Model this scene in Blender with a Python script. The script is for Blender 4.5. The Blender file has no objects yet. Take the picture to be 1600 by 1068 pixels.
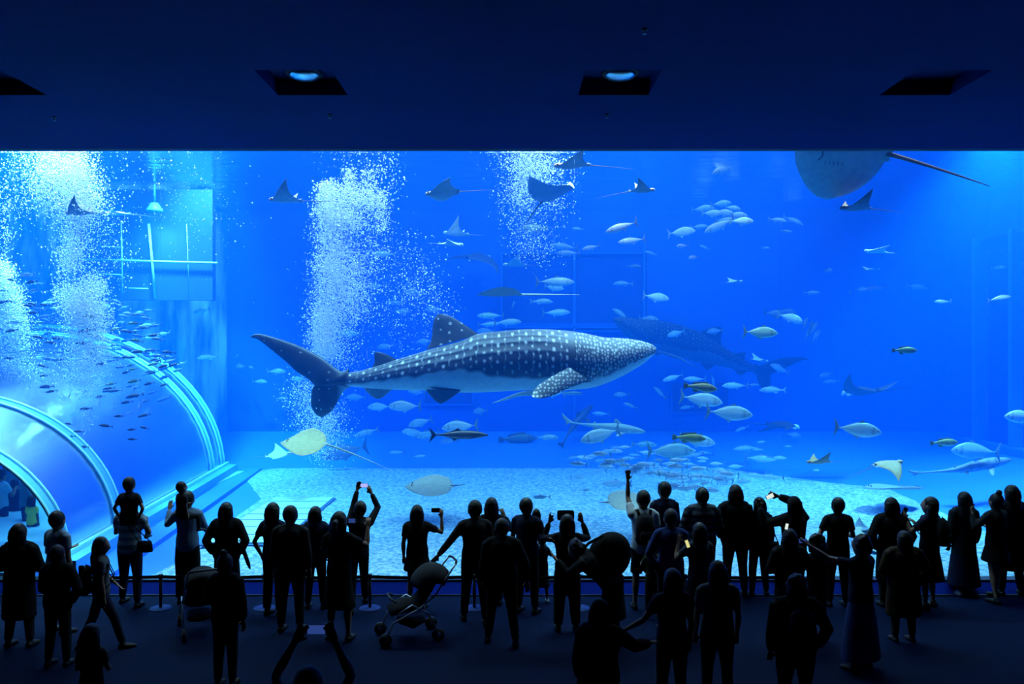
import bpy, bmesh, math, random
import numpy as np
from mathutils import Vector, Matrix, noise
sc = bpy.context.scene
C = sc.collection
R = random.Random(7)

# ---------------------------------------------------------------- camera, light, exposure
F = 1200.0; CX = 800.0; HZ = 545.0; CAMZ = 4.0
def at(px, py, Y):
    return Vector(((px-CX)/F*Y, Y, CAMZ-(py-HZ)/F*Y))
cam_d = bpy.data.cameras.new('camera'); cam = bpy.data.objects.new('camera', cam_d); C.objects.link(cam)
cam_d.sensor_width = 36.0; cam_d.lens = 36.0*F/1600.0; cam_d.shift_y = 11.0/1600.0
cam.location = (0, 0, CAMZ); cam.rotation_euler = (math.pi/2, 0, 0)
cam_d.clip_end = 200
sc.camera = cam
w = bpy.data.worlds.new('world'); sc.world = w; w.use_nodes = True
w.node_tree.nodes['Background'].inputs[0].default_value = (0.0, 0.0, 0.0, 1)
w.node_tree.nodes['Background'].inputs[1].default_value = 0.0
sc.view_settings.view_transform = 'Standard'; sc.view_settings.look = 'None'
sc.view_settings.exposure = 0.0; sc.view_settings.gamma = 1.0; sc.view_settings.use_curve_mapping = False
cy = sc.cycles
cy.max_bounces = 6; cy.diffuse_bounces = 2; cy.glossy_bounces = 3; cy.transmission_bounces = 3
cy.volume_bounces = 1; cy.transparent_max_bounces = 24
cy.caustics_reflective = False; cy.caustics_refractive = False
cy.sample_clamp_indirect = 4.0; cy.blur_glossy = 1.0
cy.use_denoising = True

def area(name, loc, size, power, col, target=None, spread=180):
    d = bpy.data.lights.new(name, 'AREA'); d.shape = 'RECTANGLE'; d.size, d.size_y = size
    d.energy = power; d.color = col; d.spread = math.radians(spread)
    o = bpy.data.objects.new(name, d); C.objects.link(o); o.location = loc
    if target is not None:
        o.rotation_euler = (Vector(target)-Vector(loc)).to_track_quat('-Z', 'Y').to_euler()
    return o
def spot(name, loc, power, col, target, ang, blend=0.8, rad=0.4):
    d = bpy.data.lights.new(name, 'SPOT'); d.energy = power; d.color = col
    d.spot_size = math.radians(ang); d.spot_blend = blend; d.shadow_soft_size = rad
    o = bpy.data.objects.new(name, d); C.objects.link(o); o.location = loc
    o.rotation_euler = (Vector(target)-Vector(loc)).to_track_quat('-Z', 'Y').to_euler()
    return o
DAY = (0.72, 0.95, 1.0)
area('skylight_over_tank', (0, 20, 13.0), (26, 12), 8200, DAY)
area('skylight_front', (-3, 14.9, 12.2), (22, 2.4), 2700, DAY)
spot('added_tank_spot', (-11.5, 18.5, 13), 24000, (0.5, 1.0, 0.95), (-9.5, 17.5, 0), 60)  # spots from here down are added to brighten parts of the tank
spot('added_tank_spot', (13.5, 18.5, 12.5), 14000, (0.8, 0.97, 1.0), (11.5, 20.5, 3), 55)
spot('added_tank_spot', (11.2, 17.6, 9.5), 9000, (0.5, 1.0, 0.95), (11.4, 19.0, 4), 120, 1.0)
spot('added_tank_spot', (2.5, 17.5, 10.2), 1300, (0.7, 0.97, 1.0), (2.5, 18.5, 4), 130, 1.0)
spot('added_tank_spot', (-12.5, 19.5, 9.8), 5200, (0.45, 1.0, 0.95), (-10.5, 19.0, 4), 120, 1.0)
spot('added_tank_spot', (-10.75, 22.9, 8.05), 700, (0.6, 1.0, 1.0), (-10.75, 23.1, 3), 150, 1.0, 0.16)  # added under water to make the bright surface patch
spot('added_tank_spot', (-9, 21.5, 12), 26000, (0.5, 1.0, 0.95), (-9.6, 24.5, 3), 50)

# ---------------------------------------------------------------- materials
def newmat(name):
    m = bpy.data.materials.new(name); m.use_nodes = True
    nt = m.node_tree; nt.nodes.clear()
    out = nt.nodes.new('ShaderNodeOutputMaterial')
    return m, nt, out
def N(nt, t, **kw):
    n = nt.nodes.new(t)
    for k, v in kw.items():
        if k.startswith('i_'):
            n.inputs[k[2:].replace('_', ' ')].default_value = v
        else: setattr(n, k, v)
    return n
def L(nt, a, b): nt.links.new(a, b)
def mathn(nt, op, a, b=None, clamp=False):
    n = nt.nodes.new('ShaderNodeMath'); n.operation = op; n.use_clamp = clamp
    for i, v in enumerate((a, b)):
        if v is None: continue
        if isinstance(v, (int, float)): n.inputs[i].default_value = v
        else: nt.links.new(v, n.inputs[i])
    return n.outputs[0]
def mixc(nt, fac, a, b):
    n = nt.nodes.new('ShaderNodeMix'); n.data_type = 'RGBA'
    for k, v in ((0, fac), (6, a), (7, b)):
        if hasattr(v, 'is_linked') or isinstance(v, bpy.types.NodeSocket): nt.links.new(v, n.inputs[k])
        elif k == 0: n.inputs[0].default_value = v
        else: n.inputs[k].default_value = (*v[:3], 1)
    return n.outputs[2]
def simple(name, col, rough=0.6, var=0.25, scale=6.0, metal=0.0, bump=0.0, spec=0.5, coords='Object'):
    """principled with a little noise variation"""
    m, nt, out = newmat(name)
    b = N(nt, 'ShaderNodeBsdfPrincipled'); b.inputs['Roughness'].default_value = rough
    b.inputs['Metallic'].default_value = metal; b.inputs['Specular IOR Level'].default_value = spec
    tc = N(nt, 'ShaderNodeTexCoord'); nz = N(nt, 'ShaderNodeTexNoise'); nz.inputs['Scale'].default_value = scale
    nz.inputs['Detail'].default_value = 4
    L(nt, tc.outputs[coords], nz.inputs['Vector'])
    c0 = tuple(c*(1-var) for c in col); c1 = tuple(min(1, c*(1+var)) for c in col)
    L(nt, mixc(nt, nz.outputs['Fac'], c0, c1), b.inputs['Base Color'])
    if bump:
        bp = N(nt, 'ShaderNodeBump'); bp.inputs['Strength'].default_value = bump; bp.inputs['Distance'].default_value = 0.02
        L(nt, nz.outputs['Fac'], bp.inputs['Height']); L(nt, bp.outputs[0], b.inputs['Normal'])
    L(nt, b.outputs[0], out.inputs[0])
    return m
def emis(name, col, s):
    m, nt, out = newmat(name)
    e = N(nt, 'ShaderNodeEmission'); e.inputs[0].default_value = (*col, 1); e.inputs[1].default_value = s
    L(nt, e.outputs[0], out.inputs[0]); return m

# ---------------------------------------------------------------- object helpers
def tag(o, label=None, cat=None, group=None, kind=None):
    if label: o['label'] = label
    if cat: o['category'] = cat
    if group: o['group'] = group
    if kind: o['kind'] = kind
    return o
def mesh(name, verts, faces, mat=None, parent=None, smooth=False, mats=None, mi=None):
    me = bpy.data.meshes.new(name); me.from_pydata([tuple(v) for v in verts], [], faces)
    if mats:
        for m_ in mats: me.materials.append(m_)
        if mi is not None: me.polygons.foreach_set('material_index', mi)
    elif mat: me.materials.append(mat)
    if smooth: me.polygons.foreach_set('use_smooth', [True]*len(me.polygons))
    me.update()
    o = bpy.data.objects.new(name, me); C.objects.link(o)
    if parent: o.parent = parent
    return o
def empty(name, loc=(0, 0, 0), rz=0.0):
    o = bpy.data.objects.new(name, None); C.objects.link(o); o.location = loc; o.rotation_euler = (0, 0, rz)
    o.empty_display_size = 0.1
    return o
class MB:
    def __init__(s): s.v = []; s.f = []
    def add(s, vs, fs):
        n = len(s.v); s.v += [tuple(v) for v in vs]; s.f += [tuple(i+n for i in f) for f in fs]; return s
    def box(s, a, b):
        x0, y0, z0 = a; x1, y1, z1 = b
        return s.add([(x0,y0,z0),(x1,y0,z0),(x1,y1,z0),(x0,y1,z0),(x0,y0,z1),(x1,y0,z1),(x1,y1,z1),(x0,y1,z1)],
              [(0,3,2,1),(4,5,6,7),(0,1,5,4),(1,2,6,5),(2,3,7,6),(3,0,4,7)])
    def tube(s, path, rad, seg=8, side=None, cap=True):
        """loft of elliptical sections; rad: scalar or (side, front) per point"""
        path = [Vector(p) for p in path]; n = len(path); rings = []
        if not isinstance(rad, (list, tuple)) : rad = [rad]*n
        prev = Vector(side) if side is not None else None
        for i, p in enumerate(path):
            t = (path[min(i+1, n-1)]-path[max(i-1, 0)])
            if t.length < 1e-9: t = Vector((0, 0, 1))
            t.normalize()
            if prev is None:
                prev = Vector((1, 0, 0)) if abs(t.x) < 0.8 else Vector((0, 1, 0))
            sv = prev - t*prev.dot(t)
            if sv.length < 1e-4: sv = Vector((0, 1, 0)) - t*t.y
            sv.normalize()
            if side is None: prev = sv
            fv = t.cross(sv)
            r = rad[i]; rx, ry = (r, r) if not isinstance(r, (list, tuple)) else r
            rings.append([p+sv*(rx*math.cos(a))+fv*(ry*math.sin(a)) for a in [2*math.pi*k/seg for k in range(seg)]])
        vs = [v for r in rings for v in r]; fs = []
        for i in range(n-1):
            for k in range(seg):
                k2 = (k+1) % seg
                fs.append((i*seg+k, i*seg+k2, (i+1)*seg+k2, (i+1)*seg+k))
        if cap:
            fs.append(tuple(reversed(range(seg)))); fs.append(tuple((n-1)*seg+k for k in range(seg)))
        return s.add(vs, fs)
    def ball(s, c, r, seg=12, rings=8, M=None):
        c = Vector(c); r = (r, r, r) if not isinstance(r, (list, tuple)) else r
        vs = [Vector((0, 0, r[2]))]; fs = []
        for i in range(1, rings):
            th = math.pi*i/rings
            for k in range(seg):
                a = 2*math.pi*k/seg
                vs.append(Vector((r[0]*math.sin(th)*math.cos(a), r[1]*math.sin(th)*math.sin(a), r[2]*math.cos(th))))
        vs.append(Vector((0, 0, -r[2])))
        for k in range(seg):
            fs.append((0, 1+k, 1+(k+1) % seg))
            for i in range(rings-2):
                a = 1+i*seg; fs.append((a+k, a+seg+k, a+seg+(k+1) % seg, a+(k+1) % seg))
            a = 1+(rings-2)*seg; fs.append((a+k, len(vs)-1, a+(k+1) % seg))
        if M is not None: vs = [M @ v for v in vs]
        return s.add([v+c for v in vs], fs)
    def prism(s, poly, t, axis='y'):
        """extrude 2-D polygon (a,b) to thickness t about 0; axis = extrusion axis"""
        n = len(poly); vs = []
        for sgn in (-t/2, t/2):
            for a, b in poly:
                vs.append((a, sgn, b) if axis == 'y' else ((a, b, sgn) if axis == 'z' else (sgn, a, b)))
        fs = [tuple(range(n)), tuple(reversed(range(n, 2*n)))] + [(i, n+i, n+(i+1) % n, (i+1) % n) for i in range(n)]
        return s.add(vs, fs)
    def build(s, name, mat=None, parent=None, smooth=False, **k): return mesh(name, s.v, s.f, mat, parent, smooth, **k)
def box(name, a, b, mat, parent=None, kind=None):
    o = MB().box(a, b).build(name, mat, parent)
    if kind: o['kind'] = kind
    return o

# ---------------------------------------------------------------- the hall
GY = 12.80; GTOP = 7.33; GBOT = 0.17
m_dark = simple('hall_dark_plaster', (0.10, 0.11, 0.13), 0.85, 0.2, 0.6)
m_ceil = simple('ceiling_paint', (0.015, 0.028, 0.14), 0.85, 0.3, 0.35, spec=0.1)
m_floor = simple('hall_carpet', (0.0008, 0.0042, 0.023), 0.9, 0.2, 3.0, bump=0.15, spec=0.06)
m_curb = simple('sill_blue_enamel', (0.0006, 0.007, 0.11), 0.8, 0.1, 2.0, spec=0.03)
m_black = simple('black_rubber', (0.012, 0.012, 0.015), 0.5, 0.2, 8)
HX = 12.4
box('floor', (-HX, -6, -0.2), (HX, GY+0.1, 0), m_floor, kind='structure')
# ceiling slab with four square lamp recesses
RCX = [(-10.0+3.95*k)+3.41 for k in range(-1, 5)]
RCX = [(488-800)/1200*10.07 + 3.95*k for k in range(-2, 4)]
RY0, RY1, RW = 9.17, 10.08, 0.46
cb = MB()
cb.box((-HX, RY1, GTOP), (HX, GY-0.03, GTOP+0.8)); cb.box((-HX, -6, GTOP), (HX, RY0, GTOP+0.8))
xs = [-HX] + [v for c in RCX for v in (c-RW, c+RW)] + [HX]
for i in range(0, len(xs), 2): cb.box((xs[i], RY0, GTOP), (xs[i+1], RY1, GTOP+0.8))
cb.box((-HX, RY0, GTOP+0.19), (HX, RY1, GTOP+0.8))
tag(cb.build('ceiling', m_ceil), kind='structure')
box('wall_left', (-HX-0.3, -6, 0), (-HX, GY+0.1, GTOP), m_dark, kind='structure')
box('wall_right', (HX, -6, 0), (HX+0.3, GY+0.1, GTOP), m_dark, kind='structure')
box('wall_back', (-HX, -6.3, 0), (HX, -6, GTOP), m_dark, kind='structure')
# sill under the acrylic
o = mesh('trim_1', [(-HX, GY-0.33, 0), (HX, GY-0.33, 0), (HX, GY-0.33, 0.02), (-HX, GY-0.33, 0.02), (HX, GY-0.09, GBOT-0.02), (-HX, GY-0.09, GBOT-0.02), (HX, GY-0.09, 0), (-HX, GY-0.09, 0)],
    [(0,1,2,3), (3,2,4,5), (5,4,6,7), (7,6,1,0), (0,3,5,7), (1,6,4,2)], m_curb); o['kind'] = 'structure'
box('trim_2', (-HX, GY-0.09, GBOT-0.02), (HX, GY+0.12, GBOT+0.012), m_black, kind='structure')
box('baseboard_front', (-HX, GY-0.36, 0.0), (HX, GY-0.331, 0.02), m_black, kind='structure')
# acrylic window: transparent panes with a Fresnel reflection
m_acr, nt, out = newmat('acrylic')
tr = N(nt, 'ShaderNodeBsdfTransparent'); tr.inputs[0].default_value = (0.97, 0.985, 1, 1)
gl = N(nt, 'ShaderNodeBsdfGlossy'); gl.inputs['Roughness'].default_value = 0.03
fr = N(nt, 'ShaderNodeFresnel'); fr.inputs[0].default_value = 1.3
geo = N(nt, 'ShaderNodeNewGeometry')
mx = N(nt, 'ShaderNodeMixShader')
L(nt, mathn(nt, 'MULTIPLY', fr.outputs[0], mathn(nt, 'SUBTRACT', 1.0, geo.outputs['Backfacing'])), mx.inputs[0])
L(nt, tr.outputs[0], mx.inputs[1]); L(nt, gl.outputs[0], mx.inputs[2]); L(nt, mx.outputs[0], out.inputs[0])
win = tag(empty('window_1', (0, GY, GBOT)), kind='structure')
PW = 3.45
pxs = [1.035+PW*k for k in range(-4, 4)]
edges = [-HX]+pxs+[HX]
for i in range(len(edges)-1):
    o = MB().box((edges[i]+0.004, 0.0, 0.012), (edges[i+1]-0.004, 0.05, GTOP-GBOT)).build('pane', m_acr, win)

# ---------------------------------------------------------------- the tank
TB = 28.0; TR = 15.9; TL = -19.0; WS = 9.0; TF = GY+0.13
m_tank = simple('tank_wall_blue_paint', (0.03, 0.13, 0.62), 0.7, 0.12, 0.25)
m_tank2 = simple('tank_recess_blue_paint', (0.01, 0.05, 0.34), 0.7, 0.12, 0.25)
m_apron = simple('tank_apron_blue_concrete', (0.035, 0.22, 0.72), 0.7, 0.12, 0.3)
# sand material
m_sand, nt, out = newmat('coral_sand')
b = N(nt, 'ShaderNodeBsdfPrincipled'); b.inputs['Roughness'].default_value = 0.9
tc = N(nt, 'ShaderNodeTexCoord')
n1 = N(nt, 'ShaderNodeTexNoise'); n1.inputs['Scale'].default_value = 11; n1.inputs['Detail'].default_value = 6; n1.inputs['Roughness'].default_value = 0.75
n2 = N(nt, 'ShaderNodeTexNoise'); n2.inputs['Scale'].default_value = 1.1; n2.inputs['Detail'].default_value = 3
L(nt, tc.outputs['Object'], n1.inputs[0]); L(nt, tc.outputs['Object'], n2.inputs[0])
rp = N(nt, 'ShaderNodeValToRGB'); rp.color_ramp.elements[0].position = 0.42; rp.color_ramp.elements[1].position = 0.6
rp.color_ramp.elements[0].color = (0.10, 0.24, 0.36, 1); rp.color_ramp.elements[1].color = (0.66, 0.80, 0.84, 1)
L(nt, n1.outputs[0], rp.inputs[0])
L(nt, mixc(nt, mathn(nt, 'MULTIPLY', n2.outputs[0], 0.5), rp.outputs[0], (0.22, 0.42, 0.58)), b.inputs['Base Color'])
bp = N(nt, 'ShaderNodeBump'); bp.inputs['Strength'].default_value = 0.6; bp.inputs['Distance'].default_value = 0.05
L(nt, n1.outputs[0], bp.inputs['Height']); L(nt, bp.outputs[0], b.inputs['Normal']); L(nt, b.outputs[0], out.inputs[0])
WT = 0.3
box('wall_tank_back', (TL-WT, TB, -0.2), (TR+WT, TB+WT, 10.2), m_tank, kind='structure')
box('wall_tank_left', (TL-WT, TF, -0.2), (TL, TB, 10.2), m_tank, kind='structure')
o = box('wall_tank_right', (TR, TF, -0.2), (TR+WT, TB, 10.2), m_tank, kind='structure')
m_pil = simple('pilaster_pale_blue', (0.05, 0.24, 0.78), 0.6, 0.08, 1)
# pilasters and recessed panels of the right-hand tank wall
for y in (25.9, 24.0, 22.3, 20.4, 18.5):
    MB().box((TR-0.34, y-0.09, 0.3), (TR, y+0.10, 7.75)).build('pilaster', m_pil, o)
for a, bb in ((24.13, 25.77), (22.43, 23.87), (20.53, 22.17), (18.63, 20.27)):
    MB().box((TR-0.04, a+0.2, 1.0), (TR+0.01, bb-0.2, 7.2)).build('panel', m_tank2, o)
MB().box((TR-0.22, 16, 7.62), (TR, 26.03, 7.84)).build('beam', m_tank, o)
MB().box((TR-0.5, 14, 0.55), (TR, 26.6, 0.95)).build('ledge', m_apron, o)
box('wall_tank_front', (TL-WT, TF-0.15, GTOP), (TR+WT, TF, 10.2), m_dark, kind='structure')
box('wall_tank_front', (TL-WT, TF-0.15, -0.2), (-HX, TF, GTOP), m_tank, kind='structure')
box('wall_tank_front', (HX, TF-0.15, -0.2), (TR+WT, TF, GTOP), m_tank, kind='structure')
# floor with an apron that rises to the walls
def floor_z(x, y):
    a = max(0, (y-25.0)/3.0); b = max(0, (x-11.5)/4.4)*1.0
    return 0.10+0.9*min(1, max(a, b*0.75, 0))
nx, ny = 72, 40; vs = []; fs = []
for j in range(ny+1):
    for i in range(nx+1):
        x = TL+(TR-TL)*i/nx; y = TF+(TB-TF)*j/ny
        vs.append((x, y, floor_z(x, y)))
for j in range(ny):
    for i in range(nx):
        a = j*(nx+1)+i; fs.append((a, a+1, a+nx+2, a+nx+1))
tag(mesh('floor_tank', vs, fs, m_apron, smooth=False), kind='structure')
# sand bed
def interp(y, pts):
    for (a, va), (b, vb) in zip(pts, pts[1:]):
        if y <= b: return va+(vb-va)*max(0, (y-a)/(b-a))
    return pts[-1][1]
SLx = [(12.9, -6.25), (14, -6.1), (15.9, -6.2), (17.6, -6.4), (19.9, -6.5), (21.4, -7.2), (23.3, -8.1), (25, -8.3)]
SRx = [(12.9, 10.6), (16.6, 10.1), (19.4, 10.3), (21.5, 10.5), (22.3, 9.4), (23.6, 8.2), (25, 7.0)]
vs = []; fs = []; nx, ny = 300, 210
for j in range(ny+1):
    y = 12.95+(25.05-12.95)*j/ny
    for i in range(nx+1):
        t = i/nx; x0, x1 = interp(y, SLx), interp(y, SRx)
        if y > 24.4: x0 += (y-24.4)*0.8; 
        x = x0+(x1-x0)*t
        edge = min(1, min(t, 1-t)*28, (25.1-y)*3)
        z = 0.105+edge*(0.05+0.02*noise.noise(Vector((x*1.2, y*1.2, 0)))+0.022*noise.noise(Vector((x*5, y*7, 3))))
        vs.append((x+0.06*noise.noise(Vector((x*2, y*2, 9))), y, z))
for j in range(ny):
    for i in range(nx):
        a = j*(nx+1)+i; fs.append((a, a+1, a+nx+2, a+nx+1))
o = mesh('sand', vs, fs, m_sand, smooth=True); tag(o, 'pale coral sand spread over the tank floor behind the acrylic', 'sand', kind='stuff')
# drain grating set into the sand
m_plate = simple('grating_plate', (0.55, 0.75, 0.78), 0.6, 0.12, 5)
m_slot = simple('grating_frame', (0.05, 0.12, 0.22), 0.6, 0.1, 5)
gr = tag(empty('drain_grating', (-5.3, 17.3, 0.16)), 'pale rectangular drain grating of cross planks laid in the tank sand', 'grating')
MB().box((-0.82, -2.35, 0.0), (0.78, 2.4, 0.03)).build('frame', m_slot, gr)
ys = [19.66, 19.1, 18.3, 17.65, 17.05, 16.4, 15.7, 15.02]
for a, bb in zip(ys, ys[1:]):
    MB().box((-0.76, bb-17.3+0.035, 0.0), (0.72, a-17.3-0.035, 0.055)).build('plank', m_plate, gr)
# far panels on the back wall
for n_, (x0, y0, x1, y1) in enumerate(((785, 395, 1010, 505), (664, 598, 738, 630), (1050, 598, 1136, 643))):
    a = at(x0, y1, TB); bb = at(x1, y0, TB)
    wdw = tag(empty('window_%d' % (n_+2), (a.x, TB, a.z)), kind='structure')
    W_, H_ = bb.x-a.x, bb.z-a.z
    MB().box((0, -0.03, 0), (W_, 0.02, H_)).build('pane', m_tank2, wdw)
    f_ = MB()
    f_.box((-0.08, -0.09, -0.08), (W_+0.08, 0, 0)).box((-0.08, -0.09, H_), (W_+0.08, 0, H_+0.08)).box((-0.08, -0.09, 0), (0, 0, H_)).box((W_, -0.09, 0), (W_+0.08, 0, H_))
    f_.build('window_frame', m_tank, wdw)
m_trimw = simple('tank_trim_pale_blue', (0.04, 0.19, 0.7), 0.6, 0.1, 1)
for i, (x0, y0, x1, y1) in enumerate(((782.5, 395, 785.5, 510), (895, 395, 899, 735), (1004, 380, 1007.5, 512), (785, 509, 1005, 512), (785, 516, 1005, 518), (785, 395, 1005, 397))):
    a = at(x0, y1, TB); bb = at(x1, y0, TB)
    box('trim_%d' % (i+3), (a.x, TB-0.12, a.z), (bb.x, TB-0.001, bb.z), m_trimw, kind='structure')
# rock and hanging service wall in the far corner beyond the tunnel
m_rock, nt, out = newmat('pale_rock')
b = N(nt, 'ShaderNodeBsdfPrincipled'); b.inputs['Roughness'].default_value = 0.85
tc = N(nt, 'ShaderNodeTexCoord'); n1 = N(nt, 'ShaderNodeTexNoise'); n1.inputs['Scale'].default_value = 1.3; n1.inputs['Detail'].default_value = 7
mp = N(nt, 'ShaderNodeMapping'); mp.inputs['Scale'].default_value = (1.9, 1, 0.3)
L(nt, tc.outputs['Object'], mp.inputs[0]); L(nt, mp.outputs[0], n1.inputs[0])
rp = N(nt, 'ShaderNodeMapRange'); rp.inputs[1].default_value = .4; rp.inputs[2].default_value = .62; L(nt, n1.outputs[0], rp.inputs[0])
L(nt, mixc(nt, rp.outputs[0], (0.05, 0.26, 0.50), (0.80, 1.0, 0.98)), b.inputs['Base Color']); L(nt, b.outputs[0], out.inputs[0])
vs = []; fs = []; nx, ny = 90, 60
for j in range(ny+1):
    for i in range(nx+1):
        u = i/nx; x = -18.9+u*8.55; z = 0.1+j/ny*8.8
        d = 1.4*noise.noise(Vector((x*0.45, z*0.3, 2)))+0.5*noise.noise(Vector((x*1.5, z*0.7, 5)))+0.16*noise.noise(Vector((x*4, z*2, 8)))
        y = 25.6-1.0*(1-u)**2+d*0.8-0.25*(z<1)
        y = y+(TB-0.1-y)*max(0, (u-0.93)/0.07)
        vs.append((x, min(y, TB-0.02), z))
for j in range(ny):
    for i in range(nx):
        a = j*(nx+1)+i; fs.append((a, a+1, a+nx+2, a+nx+1))
tag(mesh('rock_face', vs, fs, m_rock, smooth=True), 'tall pale artificial rock face in the far corner behind the viewing tunnel', 'rock')
hw = tag(empty('service_hatch', (-11.4, 23.6, 5.5)), 'deep blue hanging tank panel with crossing pale pipes above the tunnel', 'panel')
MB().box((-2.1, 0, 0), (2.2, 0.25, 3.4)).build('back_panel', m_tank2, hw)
m_pipe = simple('pale_pipe', (0.45, 0.85, 0.92), 0.4, 0.1, 4)
def hatch(px, py): p = at(px, py, 23.5); return (p.x+11.4, p.y-23.6-0.02, p.z-5.5)
for a, bb, r in (((233, 350), (243, 466), .04), ((190, 345), (192, 458), .022), ((124, 405), (340, 411), .035), ((150, 428), (190, 429), .02), ((150, 384), (189, 386), .012), ((292, 350), (296, 460), .01), ((201, 450), (232, 451), .015)):
    MB().tube([hatch(*a), hatch(*bb)], r, 8).build('pipe', m_pipe, hw, smooth=True)
# ---- acrylic viewing tunnel on the left
m_trans, nt, out = newmat('tunnel_acrylic')
tr = N(nt, 'ShaderNodeBsdfTransparent'); tr.inputs[0].default_value = (0.80, 0.93, 0.98, 1)
gl = N(nt, 'ShaderNodeBsdfGlossy'); gl.inputs['Roughness'].default_value = 0.25
df = N(nt, 'ShaderNodeBsdfDiffuse'); df.inputs[0].default_value = (0.05, 0.33, 0.8, 1)
m1 = N(nt, 'ShaderNodeMixShader'); m1.inputs[0].default_value = 0.6
m2 = N(nt, 'ShaderNodeMixShader'); fr = N(nt, 'ShaderNodeFresnel'); fr.inputs[0].default_value = 1.15
L(nt, tr.outputs[0], m1.inputs[1]); L(nt, df.outputs[0], m1.inputs[2])
L(nt, fr.outputs[0], m2.inputs[0]); L(nt, m1.outputs[0], m2.inputs[1]); L(nt, gl.outputs[0], m2.inputs[2]); L(nt, m2.outputs[0], out.inputs[0])
m_rib = simple('tunnel_rib_pale', (0.42, 0.88, 0.95), 0.3, 0.08, 1.0)
m_beam = simple('tunnel_beam', (0.10, 0.42, 0.8), 0.5, 0.12, 1.0)
def vault(y):
    """cross-section of the tunnel canopy at depth y: base x, radii a (x) and b (z)"""
    t = (y-13.2)/(23.0-13.2)
    return -7.75-1.05*t, 2.9+2.4*t, 2.25+2.0*t
def vpt(y, th, off=0.0):
    x0, a, b_ = vault(y)
    return Vector((x0-(a-(a+off)*math.cos(th)), y, 0.32+(b_+off)*math.sin(th)))
tn = tag(empty('viewing_tunnel', (-9, 18, 0.1)), 'curved transparent acrylic viewing tunnel with pale ribs along the tank side', 'tunnel')
T0 = Vector((-9, 18, 0.1))
def ssheet(ya, yb, th1, n=18, m=6, off=0.0):
    vs = []; fs = []
    for j in range(m+1):
        for i in range(n+1): vs.append(vpt(ya+(yb-ya)*j/m, th1*i/n, off)-T0)
    for j in range(m):
        for i in range(n):
            a = j*(n+1)+i; fs.append((a, a+1, a+n+2, a+n+1))
    return vs, fs
ribs = [13.3, 15.6, 22.3, 23.4]
for a, bb in zip(ribs, ribs[1:]):
    vs, fs = ssheet(a, bb, math.radians(128)); mesh('canopy_panel', vs, fs, m_trans, tn, smooth=True)
for y in ribs:
    for dy, r in ((-0.16, 0.035), (0.16, 0.035)):
        MB().tube([vpt(y+dy, math.radians(t), 0.03)-T0 for t in range(0, 129, 5)], r, 6).build('rib', m_rib, tn, smooth=True)
    # band between the two joints
    vs = []; fs = []; n = 26
    for i in range(n+1):
        th = math.radians(128)*i/n
        vs += [vpt(y-0.16, th, 0.02)-T0, vpt(y+0.16, th, 0.02)-T0]
    for i in range(n): fs.append((2*i, 2*i+1, 2*i+3, 2*i+2))
    mesh('joint_band', vs, fs, m_beam, tn, smooth=True)
# base beams
def beam(name, ya, yb, dx0, dx1, z0, z1, mat):
    vs = []
    for y in (ya, yb):
        x0 = vault(y)[0]
        vs += [Vector((x0+dx0, y, z0))-T0, Vector((x0+dx1, y, z0))-T0, Vector((x0+dx1, y, z1))-T0, Vector((x0+dx0, y, z1))-T0]
    mesh(name, vs, [(0,1,2,3),(7,6,5,4),(0,4,5,1),(1,5,6,2),(2,6,7,3),(3,7,4,0)], mat, tn)
beam('base_beam', 13.0, 23.9, -0.15, 0.35, 0.1, 0.42, m_beam)
beam('base_rail', 13.0, 23.9, 0.0, 0.10, 0.42, 0.50, m_rib)
beam('base_step', 13.0, 24.6, 0.35, 0.95, 0.1, 0.2, m_apron)
# floor of the visitor space inside the tunnel
m_tf = simple('tunnel_floor', (0.35, 0.72, 0.85), 0.5, 0.1, 1.0)
MB().box((TL+0.02-T0.x, 13.0-T0.y, 0), (-8.3-T0.x, 23.8-T0.y, 0.12)).build('tunnel_floor', m_tf, tn)

lp_ = tag(empty('added_underwater_lamp', (-10.75, 23.1, 8.05)), 'added underwater lamp for the bright surface patch above the hatch panel with pale pipes', 'lamp')  # lamp body added round the spot; stands in for a skylight reflection
MB().tube([(0, 0, .06), (0, 0, .12), (0, 0, .34)], [.24, .24, .10], 20).build('housing', m_beam, lp_, True)
MB().tube([(0, 0, .3), (0, 0, .9)], .03, 8).build('bracket', m_beam, lp_, True)
# ---------------------------------------------------------------- the water itself
m_water, nt, out = newmat('sea_water')
tr = N(nt, 'ShaderNodeBsdfTransparent')
gl = N(nt, 'ShaderNodeBsdfGlossy'); gl.inputs['Roughness'].default_value = 0.2; gl.inputs[0].default_value = (0.9, 0.97, 1, 1)
geo = N(nt, 'ShaderNodeNewGeometry'); sx = N(nt, 'ShaderNodeSeparateXYZ')
tc = N(nt, 'ShaderNodeTexCoord'); mp = N(nt, 'ShaderNodeMapping'); mp.inputs['Scale'].default_value = (0.5, 1.6, 1)
n1 = N(nt, 'ShaderNodeTexNoise'); n1.inputs['Scale'].default_value = 1.3; n1.inputs['Detail'].default_value = 5
bp = N(nt, 'ShaderNodeBump'); bp.inputs['Strength'].default_value = 0.5; bp.inputs['Distance'].default_value = 0.12
L(nt, tc.outputs['Object'], mp.inputs[0]); L(nt, mp.outputs[0], n1.inputs[0]); L(nt, n1.outputs[0], bp.inputs['Height'])
L(nt, bp.outputs[0], gl.inputs['Normal'])
fr = N(nt, 'ShaderNodeFresnel'); fr.inputs[0].default_value = 1.33
L(nt, bp.outputs[0], fr.inputs['Normal'])
ab = N(nt, 'ShaderNodeVectorMath'); ab.operation = 'ABSOLUTE'; L(nt, geo.outputs['True Normal'], ab.inputs[0]); L(nt, ab.outputs[0], sx.inputs[0])
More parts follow.
